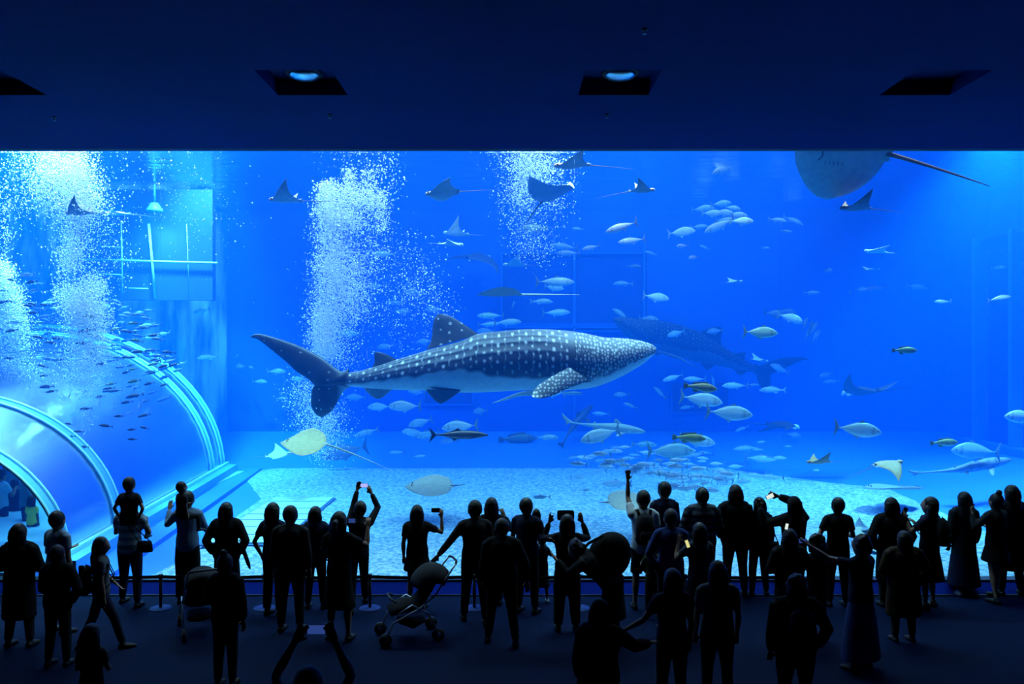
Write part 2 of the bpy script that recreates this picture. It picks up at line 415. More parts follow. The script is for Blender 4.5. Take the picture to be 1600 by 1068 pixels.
fac = mathn(nt, 'MULTIPLY', fr.outputs[0], mathn(nt, 'GREATER_THAN', sx.outputs[2], 0.5))
ms = N(nt, 'ShaderNodeMixShader'); L(nt, fac, ms.inputs[0]); L(nt, tr.outputs[0], ms.inputs[1]); L(nt, gl.outputs[0], ms.inputs[2]); L(nt, ms.outputs[0], out.inputs[0])
va = N(nt, 'ShaderNodeVolumeAbsorption'); vsn = N(nt, 'ShaderNodeVolumeScatter'); ad = N(nt, 'ShaderNodeAddShader')
# absorption coefficients per metre = (1-colour)*density ; scattering = colour*density
AB = (0.14, 0.062, 0.012); SCT = (0.0004, 0.0088, 0.040)
D = 0.25; va.inputs['Density'].default_value = D; va.inputs[0].default_value = tuple(1-a/D for a in AB)+(1,)
D = 0.06; vsn.inputs['Density'].default_value = D; vsn.inputs[0].default_value = tuple(a/D for a in SCT)+(1,)
vsn.inputs['Anisotropy'].default_value = 0.0
L(nt, va.outputs[0], ad.inputs[0]); L(nt, vsn.outputs[0], ad.inputs[1]); L(nt, ad.outputs[0], out.inputs['Volume'])
o = box('water', (TL+0.004, TF+0.004, 0.02), (TR-0.004, TB-0.004, WS), m_water)
tag(o, 'clear blue sea water filling the whole tank behind the acrylic', 'water', kind='stuff')
# ---------------------------------------------------------------- skin material driven by pigment stored on the mesh
def skinmat(name, rough=0.45, spec=0.4):
    m, nt, out = newmat(name)
    b = N(nt, 'ShaderNodeBsdfPrincipled'); b.inputs['Roughness'].default_value = rough; b.inputs['Specular IOR Level'].default_value = spec
    at_ = N(nt, 'ShaderNodeAttribute'); at_.attribute_name = 'pigment'
    tc = N(nt, 'ShaderNodeTexCoord'); nz = N(nt, 'ShaderNodeTexNoise'); nz.inputs['Scale'].default_value = 14; nz.inputs['Detail'].default_value = 4
    L(nt, tc.outputs['Object'], nz.inputs[0])
    mm = N(nt, 'ShaderNodeMix'); mm.data_type = 'RGBA'; mm.blend_type = 'MULTIPLY'; mm.inputs[0].default_value = 0.45
    L(nt, at_.outputs['Color'], mm.inputs[6]); L(nt, nz.outputs['Fac'], mm.inputs[7])
    L(nt, mm.outputs[2], b.inputs['Base Color']); L(nt, b.outputs[0], out.inputs[0]); return m
m_skin = skinmat('fish_skin', 0.35, 0.6); m_shark = skinmat('shark_skin', 0.5, 0.4); m_rayskin = skinmat('ray_skin', 0.55, 0.3)
def pigment(o, cols):
    at_ = o.data.color_attributes.new('pigment', 'FLOAT_COLOR', 'POINT')
    a = np.ones((len(o.data.vertices), 4), dtype=np.float32); a[:, :3] = np.asarray(cols, dtype=np.float32)
    at_.data.foreach_set('color', a.ravel())
def lerp(a, b, t): return a+(b-a)*t
def lc(a, b, t):
    t = max(0.0, min(1.0, t)); return tuple(lerp(x, y, t) for x, y in zip(a, b))
def curve(pts, x):
    """smooth interpolation through (x, v) points given in rising x"""
    if x <= pts[0][0]: return pts[0][1]
    for i in range(len(pts)-1):
        x0, a = pts[i]; x1, b = pts[i+1]
        if x <= x1:
            t = (x-x0)/(x1-x0)
            m0 = (pts[i+1][1]-pts[max(i-1, 0)][1])/(pts[i+1][0]-pts[max(i-1, 0)][0])*(x1-x0)
            j = min(i+2, len(pts)-1)
            m1 = (pts[j][1]-pts[i][1])/(pts[j][0]-pts[i][0])*(x1-x0)
            t2, t3 = t*t, t*t*t
            return (2*t3-3*t2+1)*a+(t3-2*t2+t)*m0+(-2*t3+3*t2)*b+(t3-t2)*m1
    return pts[-1][1]
def fin(name, poly, mat, parent, col, thick=0.01, plane='xz', off=(0, 0, 0), rot=None, nsub=1):
    """a thin leaf-shaped fin from a closed outline, thicker in the middle"""
    n = len(poly); cx = sum(p[0] for p in poly)/n; cz = sum(p[1] for p in poly)/n
    ring = [Vector((p[0], 0, p[1])) for p in poly]; c = Vector((cx, 0, cz))
    mid = [c.lerp(r, 0.7) for r in ring]
    vs = ring+[v+Vector((0, -thick, 0)) for v in mid]+[v+Vector((0, thick, 0)) for v in mid]
    vs += [c+Vector((0, -thick*1.3, 0)), c+Vector((0, thick*1.3, 0))]
    fs = []
    for i in range(n):
        j = (i+1) % n
        fs += [(i, j, n+j, n+i), (j, i, 2*n+i, 2*n+j), (n+i, n+j, 3*n), (2*n+j, 2*n+i, 3*n+1)]
    M = rot if rot is not None else Matrix.Identity(3)
    vs = [M @ v + Vector(off) for v in vs]
    o = mesh(name, vs, fs, mat, parent, smooth=False); pigment(o, [col]*len(vs)); return o
def rotm(ax, deg): return Matrix.Rotation(math.radians(deg), 3, ax)

# species: height profile (x from tail 0 to nose 1 -> top, bottom), width factor, colours
SP = {
 'trevally': dict(top=[(0,.012),(.06,.014),(.2,.07),(.45,.165),(.65,.175),(.82,.125),(.93,.06),(1,-.01)], bot=[(0,-.012),(.06,-.014),(.2,-.075),(.45,-.165),(.65,-.165),(.82,-.125),(.93,-.08),(1,-.025)], w=.42,
    back=(.24,.36,.40), side=(.60,.72,.74), belly=(.85,.9,.9), tail=[(.03,.0),(-.07,.17),(-.11,.235),(-.10,.15),(-.055,.03),(-.055,-.03),(-.10,-.15),(-.11,-.235),(-.07,-.17)],
    dorsal=[(.62,.16),(.56,.24),(.52,.19),(.35,.145),(.15,.06),(.16,.04),(.4,.12)], anal=[(.52,-.15),(.45,-.235),(.43,-.18),(.3,-.135),(.13,-.06),(.16,-.04),(.38,-.12)], pect=[(0,.02),(-.13,.0),(-.25,-.06),(-.12,-.05),(0,-.02)]),
 'tuna': dict(top=[(0,.01),(.08,.012),(.25,.07),(.5,.125),(.7,.12),(.88,.07),(1,-.005)], bot=[(0,-.01),(.08,-.012),(.25,-.065),(.5,-.12),(.7,-.115),(.88,-.075),(1,-.012)], w=.62,
    back=(.16,.17,.24), side=(.55,.52,.56), belly=(.85,.88,.88), tail=[(.03,.0),(-.05,.12),(-.1,.21),(-.075,.11),(-.035,.02),(-.035,-.02),(-.075,-.11),(-.1,-.21),(-.05,-.12)],
    dorsal=[(.6,.11),(.5,.175),(.48,.13),(.3,.085),(.2,.05),(.4,.09)], anal=[(.45,-.1),(.38,-.17),(.37,-.12),(.22,-.06),(.3,-.06)], pect=[(0,.015),(-.1,.0),(-.2,-.04),(-.1,-.035),(0,-.015)]),
 'grouper': dict(top=[(0,.045),(.1,.05),(.3,.11),(.55,.15),(.75,.135),(.9,.07),(1,.0)], bot=[(0,-.045),(.1,-.05),(.3,-.1),(.55,-.15),(.75,-.14),(.9,-.09),(1,-.03)], w=.55,
    back=(.34,.33,.12), side=(.50,.48,.22), belly=(.6,.6,.4), tail=[(.03,.045),(-.08,.1),(-.14,.09),(-.145,0),(-.14,-.09),(-.08,-.1),(.03,-.045)],
    dorsal=[(.7,.13),(.66,.2),(.55,.19),(.4,.18),(.25,.165),(.15,.12),(.14,.05),(.45,.12)], anal=[(.4,-.12),(.32,-.19),(.2,-.16),(.15,-.06),(.3,-.08)], pect=[(0,.03),(-.1,.03),(-.16,-.02),(-.12,-.07),(0,-.03)]),
 'cobia': dict(top=[(0,.015),(.1,.022),(.35,.07),(.6,.085),(.85,.055),(1,.0)], bot=[(0,-.015),(.1,-.02),(.35,-.07),(.6,-.085),(.85,-.055),(1,-.02)], w=.8,
    back=(.05,.05,.045), side=(.10,.09,.075), belly=(.3,.3,.3), tail=[(.03,.0),(-.08,.1),(-.13,.15),(-.09,.06),(-.05,.0),(-.09,-.06),(-.13,-.15),(-.08,-.1)],
    dorsal=[(.5,.075),(.42,.13),(.38,.09),(.2,.05),(.15,.03),(.35,.06)], anal=[(.42,-.07),(.35,-.12),(.32,-.08),(.2,-.04),(.3,-.05)], pect=[(0,.02),(-.12,.0),(-.18,-.04),(-.1,-.04),(0,-.02)]),
 'snapper': dict(top=[(0,.025),(.1,.03),(.3,.09),(.55,.13),(.78,.115),(.92,.05),(1,-.01)], bot=[(0,-.025),(.1,-.03),(.3,-.08),(.55,-.11),(.78,-.1),(.92,-.065),(1,-.03)], w=.5,
    back=(.36,.48,.44), side=(.62,.72,.62), belly=(.85,.9,.85), tail=[(.03,.02),(-.08,.11),(-.15,.15),(-.09,.03),(-.09,-.03),(-.15,-.15),(-.08,-.11),(.03,-.02)],
    dorsal=[(.68,.12),(.6,.175),(.4,.155),(.2,.1),(.2,.05),(.45,.1)], anal=[(.4,-.09),(.32,-.15),(.2,-.09),(.25,-.06)], pect=[(0,.02),(-.12,.0),(-.18,-.05),(-.1,-.045),(0,-.02)]),
}
def fish_mesh(sp, nx=16, seg=12, tint=None):
    S = SP[sp]; vs = []; cols = []; n = nx
    vs.append((0, 0, 0)); cols.append(S['side'])
    for i in range(n+1):
        x = 0.005+0.99*(i/n)
        x = 1-(1-x)**1.15 if x > .5 else x
        t, b = curve(S['top'], x), curve(S['bot'], x); c = (t+b)/2; h = max(0.004, (t-b)/2); wd = h*S['w']
        if x < .15: wd = h*.6
        for k in range(seg):
            a = 2*math.pi*k/seg
            z = math.cos(a); y = math.sin(a)
            vs.append((x, wd*y*(1-.15*z*z), c+h*z))
            q = (z+1)/2
            col = lc(S['side'], S['back'], (q-.62)*5) if q > .5 else lc(S['belly'], S['side'], q*3)
            if tint: col = tuple(min(1, p*q_) for p, q_ in zip(col, tint))
            if abs(x-.79) < .025 and abs(z) < .8: col = tuple(p*.6 for p in col)
            cols.append(col)
    vs.append((1.0, 0, curve(S['top'], 1)-.01)); cols.append(S['side'])
    fs = []
    for k in range(seg): fs.append((0, 1+(k+1) % seg, 1+k))
    for i in range(n):
        for k in range(seg):
            a = 1+i*seg; fs.append((a+k, a+(k+1) % seg, a+seg+(k+1) % seg, a+seg+k))
    a = 1+n*seg
    for k in range(seg): fs.append((a+k, a+(k+1) % seg, len(vs)-1))
    return vs, fs, cols
_fishlib = {}
def make_fish(sp, size, parts=True, tint=None, name=None):
    """a fish one unit long, nose towards +X; returned root is a mesh (small) or an Empty with parts"""
    key = (sp, parts, tint)
    nm = name or sp
    if key not in _fishlib:
        S = SP[sp]; tt = tint or (1, 1, 1); f = lambda c: tuple(min(1, p*q) for p, q in zip(c, tt))
        lib = []
        vs, fs, cols = fish_mesh(sp, 16 if parts else 10, 12 if parts else 8, tint)
        vs = [(x-.5, y, z) for x, y, z in vs]
        o = mesh('body', vs, fs, m_skin, None, True); pigment(o, cols); lib.append(('body', o.data))
        sh = lambda P: [(a-.5, b) for a, b in P]
        darkfin = f(tuple(c*.75 for c in S['back']))
        extra = [('tail_fin', fin('t', sh(S['tail']), m_skin, None, darkfin, .008)), ('dorsal_fin', fin('d', sh(S['dorsal']), m_skin, None, darkfin, .006)), ('anal_fin', fin('a', sh(S['anal']), m_skin, None, f(S['side']), .006))]
        wmax = .5*(curve(S['top'], .7)-curve(S['bot'], .7))*S['w']
        for sgn in (-1, 1):
            extra.append(('pectoral_fin', fin('p', S['pect'], m_skin, None, f(S['side']), .005, off=(.24, sgn*wmax*.92, -.035), rot=rotm('Z', sgn*14))))
            e = MB().ball((0, 0, 0), .016, 8, 6).build('e', m_skin); e.data.transform(Matrix.Translation((.405, sgn*wmax*.62, .012))); pigment(e, [(.01, .01, .01)]*len(e.data.vertices)); extra.append(('eye', e))
        for k, e in extra: lib.append((k, e.data))
        if not parts:
            # one joined mesh
            jv, jf, jc = [], [], []
            for k, me in lib:
                if k == 'eye': continue
                n0 = len(jv); jv += [tuple(v.co) for v in me.vertices]; jf += [tuple(i+n0 for i in p.vertices) for p in me.polygons]
                ca = me.color_attributes['pigment'].data; jc += [tuple(ca[i].color)[:3] for i in range(len(me.vertices))]
            j = mesh('fish', jv, jf, m_skin, None, True); pigment(j, jc); jm = j.data; bpy.data.objects.remove(j)
        for ob in [o]+[e for _, e in extra]: bpy.data.objects.remove(ob)
        _fishlib[key] = lib if parts else jm
    L_ = _fishlib[key]
    if parts:
        r = empty(nm); r.scale = (size,)*3
        for k, me in L_:
            c = bpy.data.objects.new(k, me); C.objects.link(c); c.parent = r
    else:
        r = bpy.data.objects.new(nm, L_); C.objects.link(r); r.scale = (size,)*3
    return r
def orient(o, yaw, pitch=0, roll=0):
    """yaw 0: head to the right, 180: head to the left; pitch up positive"""
    o.rotation_euler = (Matrix.Rotation(math.radians(yaw), 4, 'Z') @ Matrix.Rotation(math.radians(-pitch), 4, 'Y') @ Matrix.Rotation(math.radians(roll), 4, 'X')).to_euler()

NM = {'trevally': 'trevally', 'tuna': 'tuna', 'grouper': 'grouper', 'cobia': 'cobia', 'snapper': 'snapper'}
# (species, px, py, length in px, real length m, yaw, pitch, tint, label, group)
G_ = (.75, 1.0, .95); W_ = (1.15, 1.15, 1.1); P_ = (.95, .85, .9); K_ = (.5, .5, .55)
FISH = [
 ('trevally', 755, 266, 40, .8, 195, -6, None, 'pale jack alone near the surface beside the short upper bubble plume'),
 ('tuna', 969, 355, 56, .95, 186, -18, P_, 'purplish silver tuna diving slightly under the rising eagle ray', ),
 ('tuna', 985, 376, 46, .85, 184, -8, P_, 'second purplish tuna just below the diving one'),
 ('tuna', 880, 385, 46, 1.0, 190, 5, G_, 'grey green tuna above a paler one in the upper middle'),
 ('tuna', 886, 395, 40, .95, 186, 0, W_, 'pale tuna swimming right under the grey green one'),
 ('tuna', 922, 387, 34, .75, 200, -14, P_, 'plump purplish tuna between the pale pair and the purplish pair'),
 ('grouper', 833, 356, 40, .9, 176, 2, W_, 'speckled pale fish under the tail of the wavy stingray'),
 ('tuna', 870, 440, 64, 1.1, 4, 0, G_, 'greenish tuna with dark tail above the long tailed stingray'),
 ('trevally', 867, 449, 34, .6, -25, -8, W_, 'small bright jack tucked under the greenish tuna'),
 ('trevally', 1027, 464, 42, .75, -8, -8, W_, 'bright silver jack with notched tail left of the far hatch edge'),
 ('snapper', 992, 416, 24, .6, 5, 0, K_, 'dim small fish with lifted tail in front of the square panel'),
 ('snapper', 1016, 395, 22, .6, 200, 12, None, 'slim faint fish climbing beside the corner of the square panel'),
 ('snapper', 972, 443, 32, .8, 185, 0, None, 'slim faint fish low in front of the square panel'),
 ('snapper', 848, 471, 36, .9, 3, 0, None, 'slim pale fish below the rod straight tail of the ray'),
 ('snapper', 902, 357, 18, .5, 185, 4, W_, 'tiny bright fish right of the wavy stingray'),
 ('trevally', 1067, 362, 46, .8, 5, 8, W_, 'bright cyan slender jack above the two purple tunas'),
 ('tuna', 1066, 384, 30, .7, 215, -6, P_, 'small purplish tuna seen from behind, upper of two'),
 ('tuna', 1083, 402, 30, .7, 225, -10, P_, 'small purplish tuna seen from behind, lower of two'),
 ('tuna', 1134, 262, 56, 1.0, 188, -24, G_, 'greenish tuna diving with crescent tail near the surface'),
 ('tuna', 1122, 353, 58, 1.0, 190, -24, G_, 'greenish tuna diving against the clustered jacks'),
 ('snapper', 1095, 354, 30, .7, 5, 4, W_, 'thin bright fish behind the head of the diving tuna'),
 ('trevally', 1100, 326, 36, .75, -10, 4, G_, 'green tailed jack trailing the upper cluster'),
 ('trevally', 1114, 333, 34, .55, 0, 0, (1.1, 1.15, .8), 'yellowish jack inside the upper cluster'),
 ('trevally', 1128, 318, 32, .55, -8, 6, G_, 'topmost jack of the upper cluster'),
 ('trevally', 1133, 332, 34, .55, 0, -8, None, 'middle jack of the upper cluster'),
 ('trevally', 1146, 325, 26, .47, -25, -14, W_, 'bright small jack bending down in the upper cluster'),
 ('trevally', 1153, 336, 34, .55, -5, -4, None, 'dim jack at the front of the upper cluster'),
 ('trevally', 1160, 345, 38, .58, -6, 0, W_, 'large silver jack leading the upper cluster'),
 ('trevally', 1136, 344, 34, .55, -4, 0, G_, 'lowest jack of the upper cluster'),
 ('snapper', 1217, 344, 30, .55, -4, -8, None, 'slender fish left of a pair under the big stingray'),
 ('snapper', 1241, 345, 34, .8, -8, -24, W_, 'slender fish with bright face right of a pair under the big stingray'),
 ('snapper', 1230, 361, 18, .6, 0, -4, None, 'faint small fish below the pair near the far ledge'),
 ('snapper', 1100, 386, 18, .6, 190, 20, None, 'faint small fish right of the purple tunas'),
 ('snapper', 1197, 387, 14, .5, 0, 0, None, 'tiny faint fish in the open blue below the far ledge'),
 ('trevally', 1295, 422, 20, .8, -75, 0, W_, 'round pale jack seen head on in open water'),
 ('trevally', 1329, 457, 22, .55, -110, 0, None, 'silver jack seen head on, first of a trio', ),
 ('trevally', 1346, 452, 24, .55, -65, 0, W_, 'bright jack seen nearly head on, middle of a trio'),
 ('tuna', 1366, 451, 38, .70, 183, -8, K_, 'dark tuna with tail up at the end of a trio'),
 ('snapper', 1434, 448, 32, .9, -4, -8, None, 'faint blue fish left of the tank pilaster near the top'),
 ('tuna', 1472, 471, 28, .45, 180, 0, K_, 'small dark fish passing the pilaster edge'),
 ('tuna', 1563, 466, 42, .62, 6, 10, K_, 'dark greenish tuna before the last recessed wall panel'),
 ('snapper', 1562, 418, 26, .8, 0, 4, None, 'faint fish high before the last recessed wall panel'),
 ('snapper', 1270, 457, 26, .8, 0, 0, None, 'ghostly fish in open water left of the trio'),
 ('snapper', 598, 397, 36, .8, 182, 0, (1.1, 1.15, .95), 'pale yellow fish beside the middle bubble plume'),
 ('trevally', 480, 438, 20, .8, 60, 0, None, 'dim round fish left of the middle plume'),
 ('trevally', 497, 435, 20, .8, 40, 8, None, 'dim round fish touching the left edge of the middle plume'),
 ('trevally', 586, 446, 28, .8, 175, 0, None, 'dim jack just right of the middle plume'),
 ('trevally', 643, 456, 30, .8, -12, -4, None, 'dim jack swimming above the shark dorsal fin'),
 ('trevally', 639, 443, 18, .7, 70, 0, None, 'dim jack seen end on above the others near the dorsal fin'),
 ('trevally', 622, 450, 16, .7, 100, 0, None, 'small dim jack beside the one seen end on'),
 ('snapper', 618, 473, 28, .8, -5, -6, None, 'slim dim fish over the second dorsal fin, upper'),
 ('trevally', 629, 486, 26, .8, -4, -3, None, 'dim jack over the second dorsal fin, lower'),
 ('trevally', 677, 483, 30, .8, 180, 0, None, 'dim jack just above the tall dorsal fin'),
 ('trevally', 545, 520, 40, .9, 184, 4, G_, 'greenish jack between plume and shark tail'),
 ('trevally', 601, 541, 28, .8, 184, -8, None, 'dim jack above the small second dorsal fin'),
 ('trevally', 663, 533, 26, .8, 184, -3, W_, 'bright jack touching the dorsal fin base'),
 ('trevally', 551, 561, 18, .8, 80, 0, None, 'small dim jack over the tail stalk'),
 ('trevally', 375, 572, 24, .8, 150, 0, None, 'dim round jack far left of the tail, first of two'),
 ('trevally', 392, 574, 20, .7, 130, 0, None, 'dim round jack far left of the tail, second of two'),
 ('trevally', 433, 580, 30, .8, 3, 0, None, 'dim jack under the raised upper tail lobe'),
 ('trevally', 407, 596, 24, .8, 3, -3, None, 'dim jack lower left of the tail crook'),
 ('trevally', 466, 592, 26, .8, 185, 0, None, 'dim jack behind the fork of the shark tail'),
 ('snapper', 370, 556, 12, .6, 75, 30, None, 'tiny thin fish above the two round jacks'),
 ('trevally', 555, 620, 32, .8, 182, 0, None, 'pale jack under the tail stalk'),
 ('trevally', 591, 635, 38, .85, 183, -2, W_, 'bright jack left of a larger one under the anal fin'),
 ('trevally', 630, 634, 52, .9, 182, 0, None, 'larger jack under the belly near the anal fin'),
 ('trevally', 650, 612, 28, .8, 182, 6, None, 'pale jack against the rear belly of the shark'),
 ('trevally', 655, 660, 40, .85, 190, -14, None, 'jack rising at the top of the lower overlapping trio'),
 ('trevally', 645, 675, 40, .85, 176, 6, W_, 'jack at the front of the lower overlapping trio'),
 ('trevally', 667, 679, 38, .85, 196, -10, G_, 'jack at the back of the lower overlapping trio'),
 ('snapper', 571, 676, 38, .9, 190, -16, None, 'slim pale fish rising with tail up above the sand edge'),
 ('trevally', 457, 660, 24, .8, 110, 0, None, 'dim round jack left of the lower bubbles'),
 ('cobia', 722, 679, 92, 1.2, 2, 0, None, 'large near black fish with forked tail below the pelvic fin'),
 ('trevally', 716, 666, 58, 1.0, 184, -4, W_, 'bright jack behind the near black fish'),
 ('trevally', 700, 690, 32, .8, 188, -10, None, 'jack tucked beneath the near black fish'),
 ('trevally', 534, 706, 76, 1.4, 186, -12, K_, 'dim large greenish tuna behind the yellow stingray tail'),
 ('tuna', 765, 493, 44, .9, 183, 0, (1.2, 1.9, 1.1), 'yellowish green fish above the shark back'),
 ('tuna', 795, 503, 46, .9, 2, 3, (1, 1.5, 1.2), 'dark green fish above the shark back'),
 ('tuna', 765, 506, 36, .8, 2, 3, (1.2, 2, 2), 'pale slim fish beside the dark green one'),
 ('trevally', 758, 517, 30, .8, 182, 0, W_, 'cyan fish resting against the shark back'),
 ('snapper', 802, 475, 20, .7, 75, 40, None, 'thin fish pointing down above the shark'),
 ('trevally', 727, 482, 18, .8, 80, 0, None, 'dim jack seen head on right of the tall dorsal fin'),
 ('tuna', 871, 488, 46, .9, 4, 2, (1.1, 1.8, 1.6), 'slim green fish over the shark shoulder'),
 ('snapper', 850, 471, 30, .9, 3, 0, None, 'slim fish near the long straight ray tail'),
 ('snapper', 969, 490, 34, .9, 150, 34, (1, 1.1, .9), 'slim fish diving tail first above the shark head'),
 ('trevally', 1015, 498, 32, .8, -10, -4, W_, 'silver jack with trailing fins above the shark snout'),
 ('trevally', 1055, 521, 32, .62, 195, -14, (1.1, 1.25, 1), 'bright greenish jack beyond the shark snout'),
 ('trevally', 1072, 518, 26, .8, 0, 0, None, 'dim jack behind the bright greenish one'),
 ('trevally', 1042, 533, 26, .9, 184, -4, None, 'dim jack level with the shark snout'),
 ('trevally', 1070, 530, 24, .9, 180, 0, None, 'dim jack under the bright greenish one'),
 ('trevally', 1078, 539, 24, .9, 0, 0, None, 'dim jack over the slender pale fish'),
 ('snapper', 1091, 549, 34, .9, 3, 0, W_, 'slender pale fish beneath the dim jacks'),
 ('trevally', 1116, 517, 30, .9, 195, -6, None, 'dim jack across the distant whale shark body'),
 ('trevally', 1191, 519, 56, .82, 2, -2, (1.05, 1.15, .72), 'golden sided jack swimming alone in front of the distant shark tail'),
 ('trevally', 1213, 490, 36, .70, 0, -6, K_, 'dark tailed jack trailing the right hand cluster'),
 ('trevally', 1232, 487, 30, .70, -5, -8, K_, 'upper dark jack in the right hand cluster'),
 ('trevally', 1236, 496, 40, .70, -10, -14, None, 'long pale jack in the middle of the right hand cluster'),
 ('trevally', 1246, 504, 22, .62, -50, 0, W_, 'round bright jack heading the right hand cluster'),
 ('trevally', 1258, 505, 26, .62, 35, 55, None, 'upright jack at the top of the tumbling group'),
 ('trevally', 1263, 520, 28, .62, 35, 48, W_, 'bright jack at the bottom of the tumbling group'),
 ('trevally', 1272, 512, 28, .62, 30, 50, None, 'jack in the middle of the tumbling group'),
 ('trevally', 1275, 524, 30, .62, 30, 44, None, 'jack at the outer edge of the tumbling group'),
 ('trevally', 1267, 509, 26, .62, 40, 50, K_, 'dim jack hidden inside the tumbling group'),
 ('trevally', 1217, 575, 32, .8, 160, 26, W_, 'pale jack diving away under the distant shark tail'),
 ('tuna', 1050, 590, 36, 1.0, 186, -16, (1.5, 2.4, 2.6), 'dim blue tuna left of the olive fish'),
 ('tuna', 1084, 592, 38, 1.0, 184, 0, (1.5, 2.4, 2.6), 'dim blue tuna over the olive fish'),
 ('trevally', 1114, 595, 28, .8, 60, -55, W_, 'pale fish standing on its head over the olive one'),
 ('grouper', 1098, 605, 52, .68, 0, -6, None, 'olive brown grouper above the pair of big trevallies'),
 ('trevally', 1099, 624, 68, 1.05, -4, -8, W_, 'big silver trevally, upper of the overlapping pair'),
 ('trevally', 1143, 645, 74, 1.1, -4, -4, W_, 'big silver trevally, lower of the overlapping pair'),
 ('tuna', 1147, 602, 44, 1.0, 184, 0, (2, 3, 2.6), 'dim blue tuna right of the upended fish'),
 ('snapper', 1178, 601, 20, .8, 0, 0, None, 'thin faint fish following the dim blue tuna'),
 ('snapper', 1205, 609, 42, 1.0, 180, 0, None, 'long faint fish in the dark middle water'),
 ('snapper', 1072, 636, 24, .8, 190, -8, W_, 'slim pale fish behind the tail of the upper trevally'),
 ('snapper', 1030, 612, 26, .8, 160, 44, None, 'thin pale fish diving steeply alone'),
 ('trevally', 970, 616, 26, .8, 183, -3, None, 'small pale jack below the shark chin'),
 ('snapper', 984, 633, 24, .8, 160, 20, None, 'faint fish with raised tail under the chin'),
 ('tuna', 938, 646, 30, .8, 183, 3, (1.5, 3, 3), 'small pale tuna above the dark tail'),
 ('snapper', 1158, 670, 24, .7, 186, -20, W_, 'thin curved fish below the pair of big trevallies'),
 ('trevally', 1241, 679, 26, .7, 6, -6, W_, 'pale jack in front of the dim manta'),
 ('trevally', 1290, 585, 24, .9, 190, -10, None, 'faint jack above the manta wing, upper'),
 ('snapper', 1298, 596, 28, .9, 184, -3, None, 'faint fish above the manta wing, lower'),
 ('trevally', 935, 680, 68, 1.05, 192, -14, W_, 'big silver trevally nose down in front of the green reef shark'),
 ('trevally', 1092, 688, 58, .95, -4, -8, W_, 'big silver trevally behind the olive yellow grouper'),
 ('grouper', 1080, 684, 52, .68, 2, -3, (1.05, 1.25, .9), 'olive yellow grouper over a silver trevally near the sand school'),
 ('trevally', 1052, 704, 76, 1.2, 0, 0, G_, 'large grey green trevally leading over the sand school'),
 ('snapper', 1009, 694, 40, .9, 0, -2, G_, 'slim grey fish behind the large grey green trevally'),
 ('grouper', 1416, 547, 40, .56, 2, 0, (.5, .75, .6), 'dark green grouper alone near the pilasters'),
 ('trevally', 1344, 671, 74, 1.05, -4, -6, W_, 'silver trevally with forked tail above the right floor apron'),
 ('grouper', 1478, 691, 44, .62, 2, 2, (.9, 1.1, .9), 'olive fish with lifted dark tail by the pilaster foot'),
 ('trevally', 1521, 704, 82, 1.3, 184, 4, G_, 'large blue grey trevally above the long tailed shark'),
 ('trevally', 1597, 651, 66, 1.0, 184, 4, W_, 'silver trevally cut by the picture edge, facing the crowd middle'),
 ('trevally', 750, 642, 34, 1.1, 230, 0, W_, 'big freckled jack facing the window below the pectoral fin'),
 ('grouper', 812, 685, 58, 1.3, 4, 2, K_, 'dim long fish low before the back wall'),
 ('snapper', 857, 683, 36, .9, 2, 0, None, 'dim fish at the back wall foot'),
 ('trevally', 861, 613, 42, .8, 182, 2, W_, 'cyan fish half hidden beneath the shark pectoral'),
 ('cobia', 893, 614, 40, .9, 2, 0, (1.6, 3, 3), 'slim dark fish beneath the shark pectoral'),
 ('grouper', 640, 702, 44, 1.0, 178, 0, K_, 'dim fish cruising low over the sand edge'),
 ('snapper', 440, 622, 16, .7, 20, 0, None, 'tiny faint fish left of the lower tail lobe'),
 ('trevally', 314, 486, 26, .7, 190, -14, W_, 'pale fish by the rock face above the tunnel'),
 ('snapper', 323, 558, 34, .8, 184, -4, (1.1, 1.2, 1), 'slim pale fish right of the tunnel crown'),
 ('grouper', 224, 704, 50, 1.0, 4, 0, (1.2, 1.5, 1), 'greenish fish seen through the tunnel canopy'),
 ('tuna', 930, 555, 20, .9, 0, 0, None, 'small far fish behind the shark head'),
]
for sp, px, py, lp, Lm, yaw, pit, tint, lab in FISH:
    Y = min(27.0, Lm*F/lp*1.1); 
    if tint is P_: Y *= .80
    elif lp >= 36 and tint is not K_: Y = max(14.2, Y*.9)
    if 700 < px < 950 and 500 < py < 612: Y = max(Y, 18.5)
    Y = min(Y, 15.0*F/abs(px-CX)); Y = min(Y, 24.3) if px < 350 else Y
    big = lp >= 26
    o = make_fish(sp, lp*Y/F/1.12, big, tint)
    o.location = at(px, py, Y); orient(o, yaw, pit); tag(o, lab, 'fish')
# ---------------------------------------------------------------- rays
RK = {
 # leading edge x(s), trailing x(s) in units of wingspan 1 (|s| 0..1), thickness
 'eagle': dict(lead=[(0,.20),(.15,.17),(.4,.10),(.75,-.02),(1,-.14)], trail=[(0,-.30),(.2,-.26),(.45,-.17),(.8,-.14),(1,-.145)], T=.075, top=(.50,.40,.30), bot=(.62,.72,.74), head=.055, tailr=.008, taill=.75),
 'sting': dict(lead=[(0,.43),(.25,.37),(.5,.28),(.75,.17),(.92,.06),(1,-.04)], trail=[(0,-.36),(.3,-.36),(.6,-.32),(.8,-.25),(.93,-.15),(1,-.06)], T=.055, top=(.52,.55,.36), bot=(.50,.60,.60), head=0, tailr=.02, taill=1.1),
 'manta': dict(lead=[(0,.20),(.2,.19),(.5,.09),(.8,-.05),(1,-.2)], trail=[(0,-.25),(.25,-.2),(.5,-.13),(.8,-.15),(1,-.205)], T=.09, top=(.06,.07,.08), bot=(.35,.4,.4), head=0, tailr=.008, taill=.5),
}
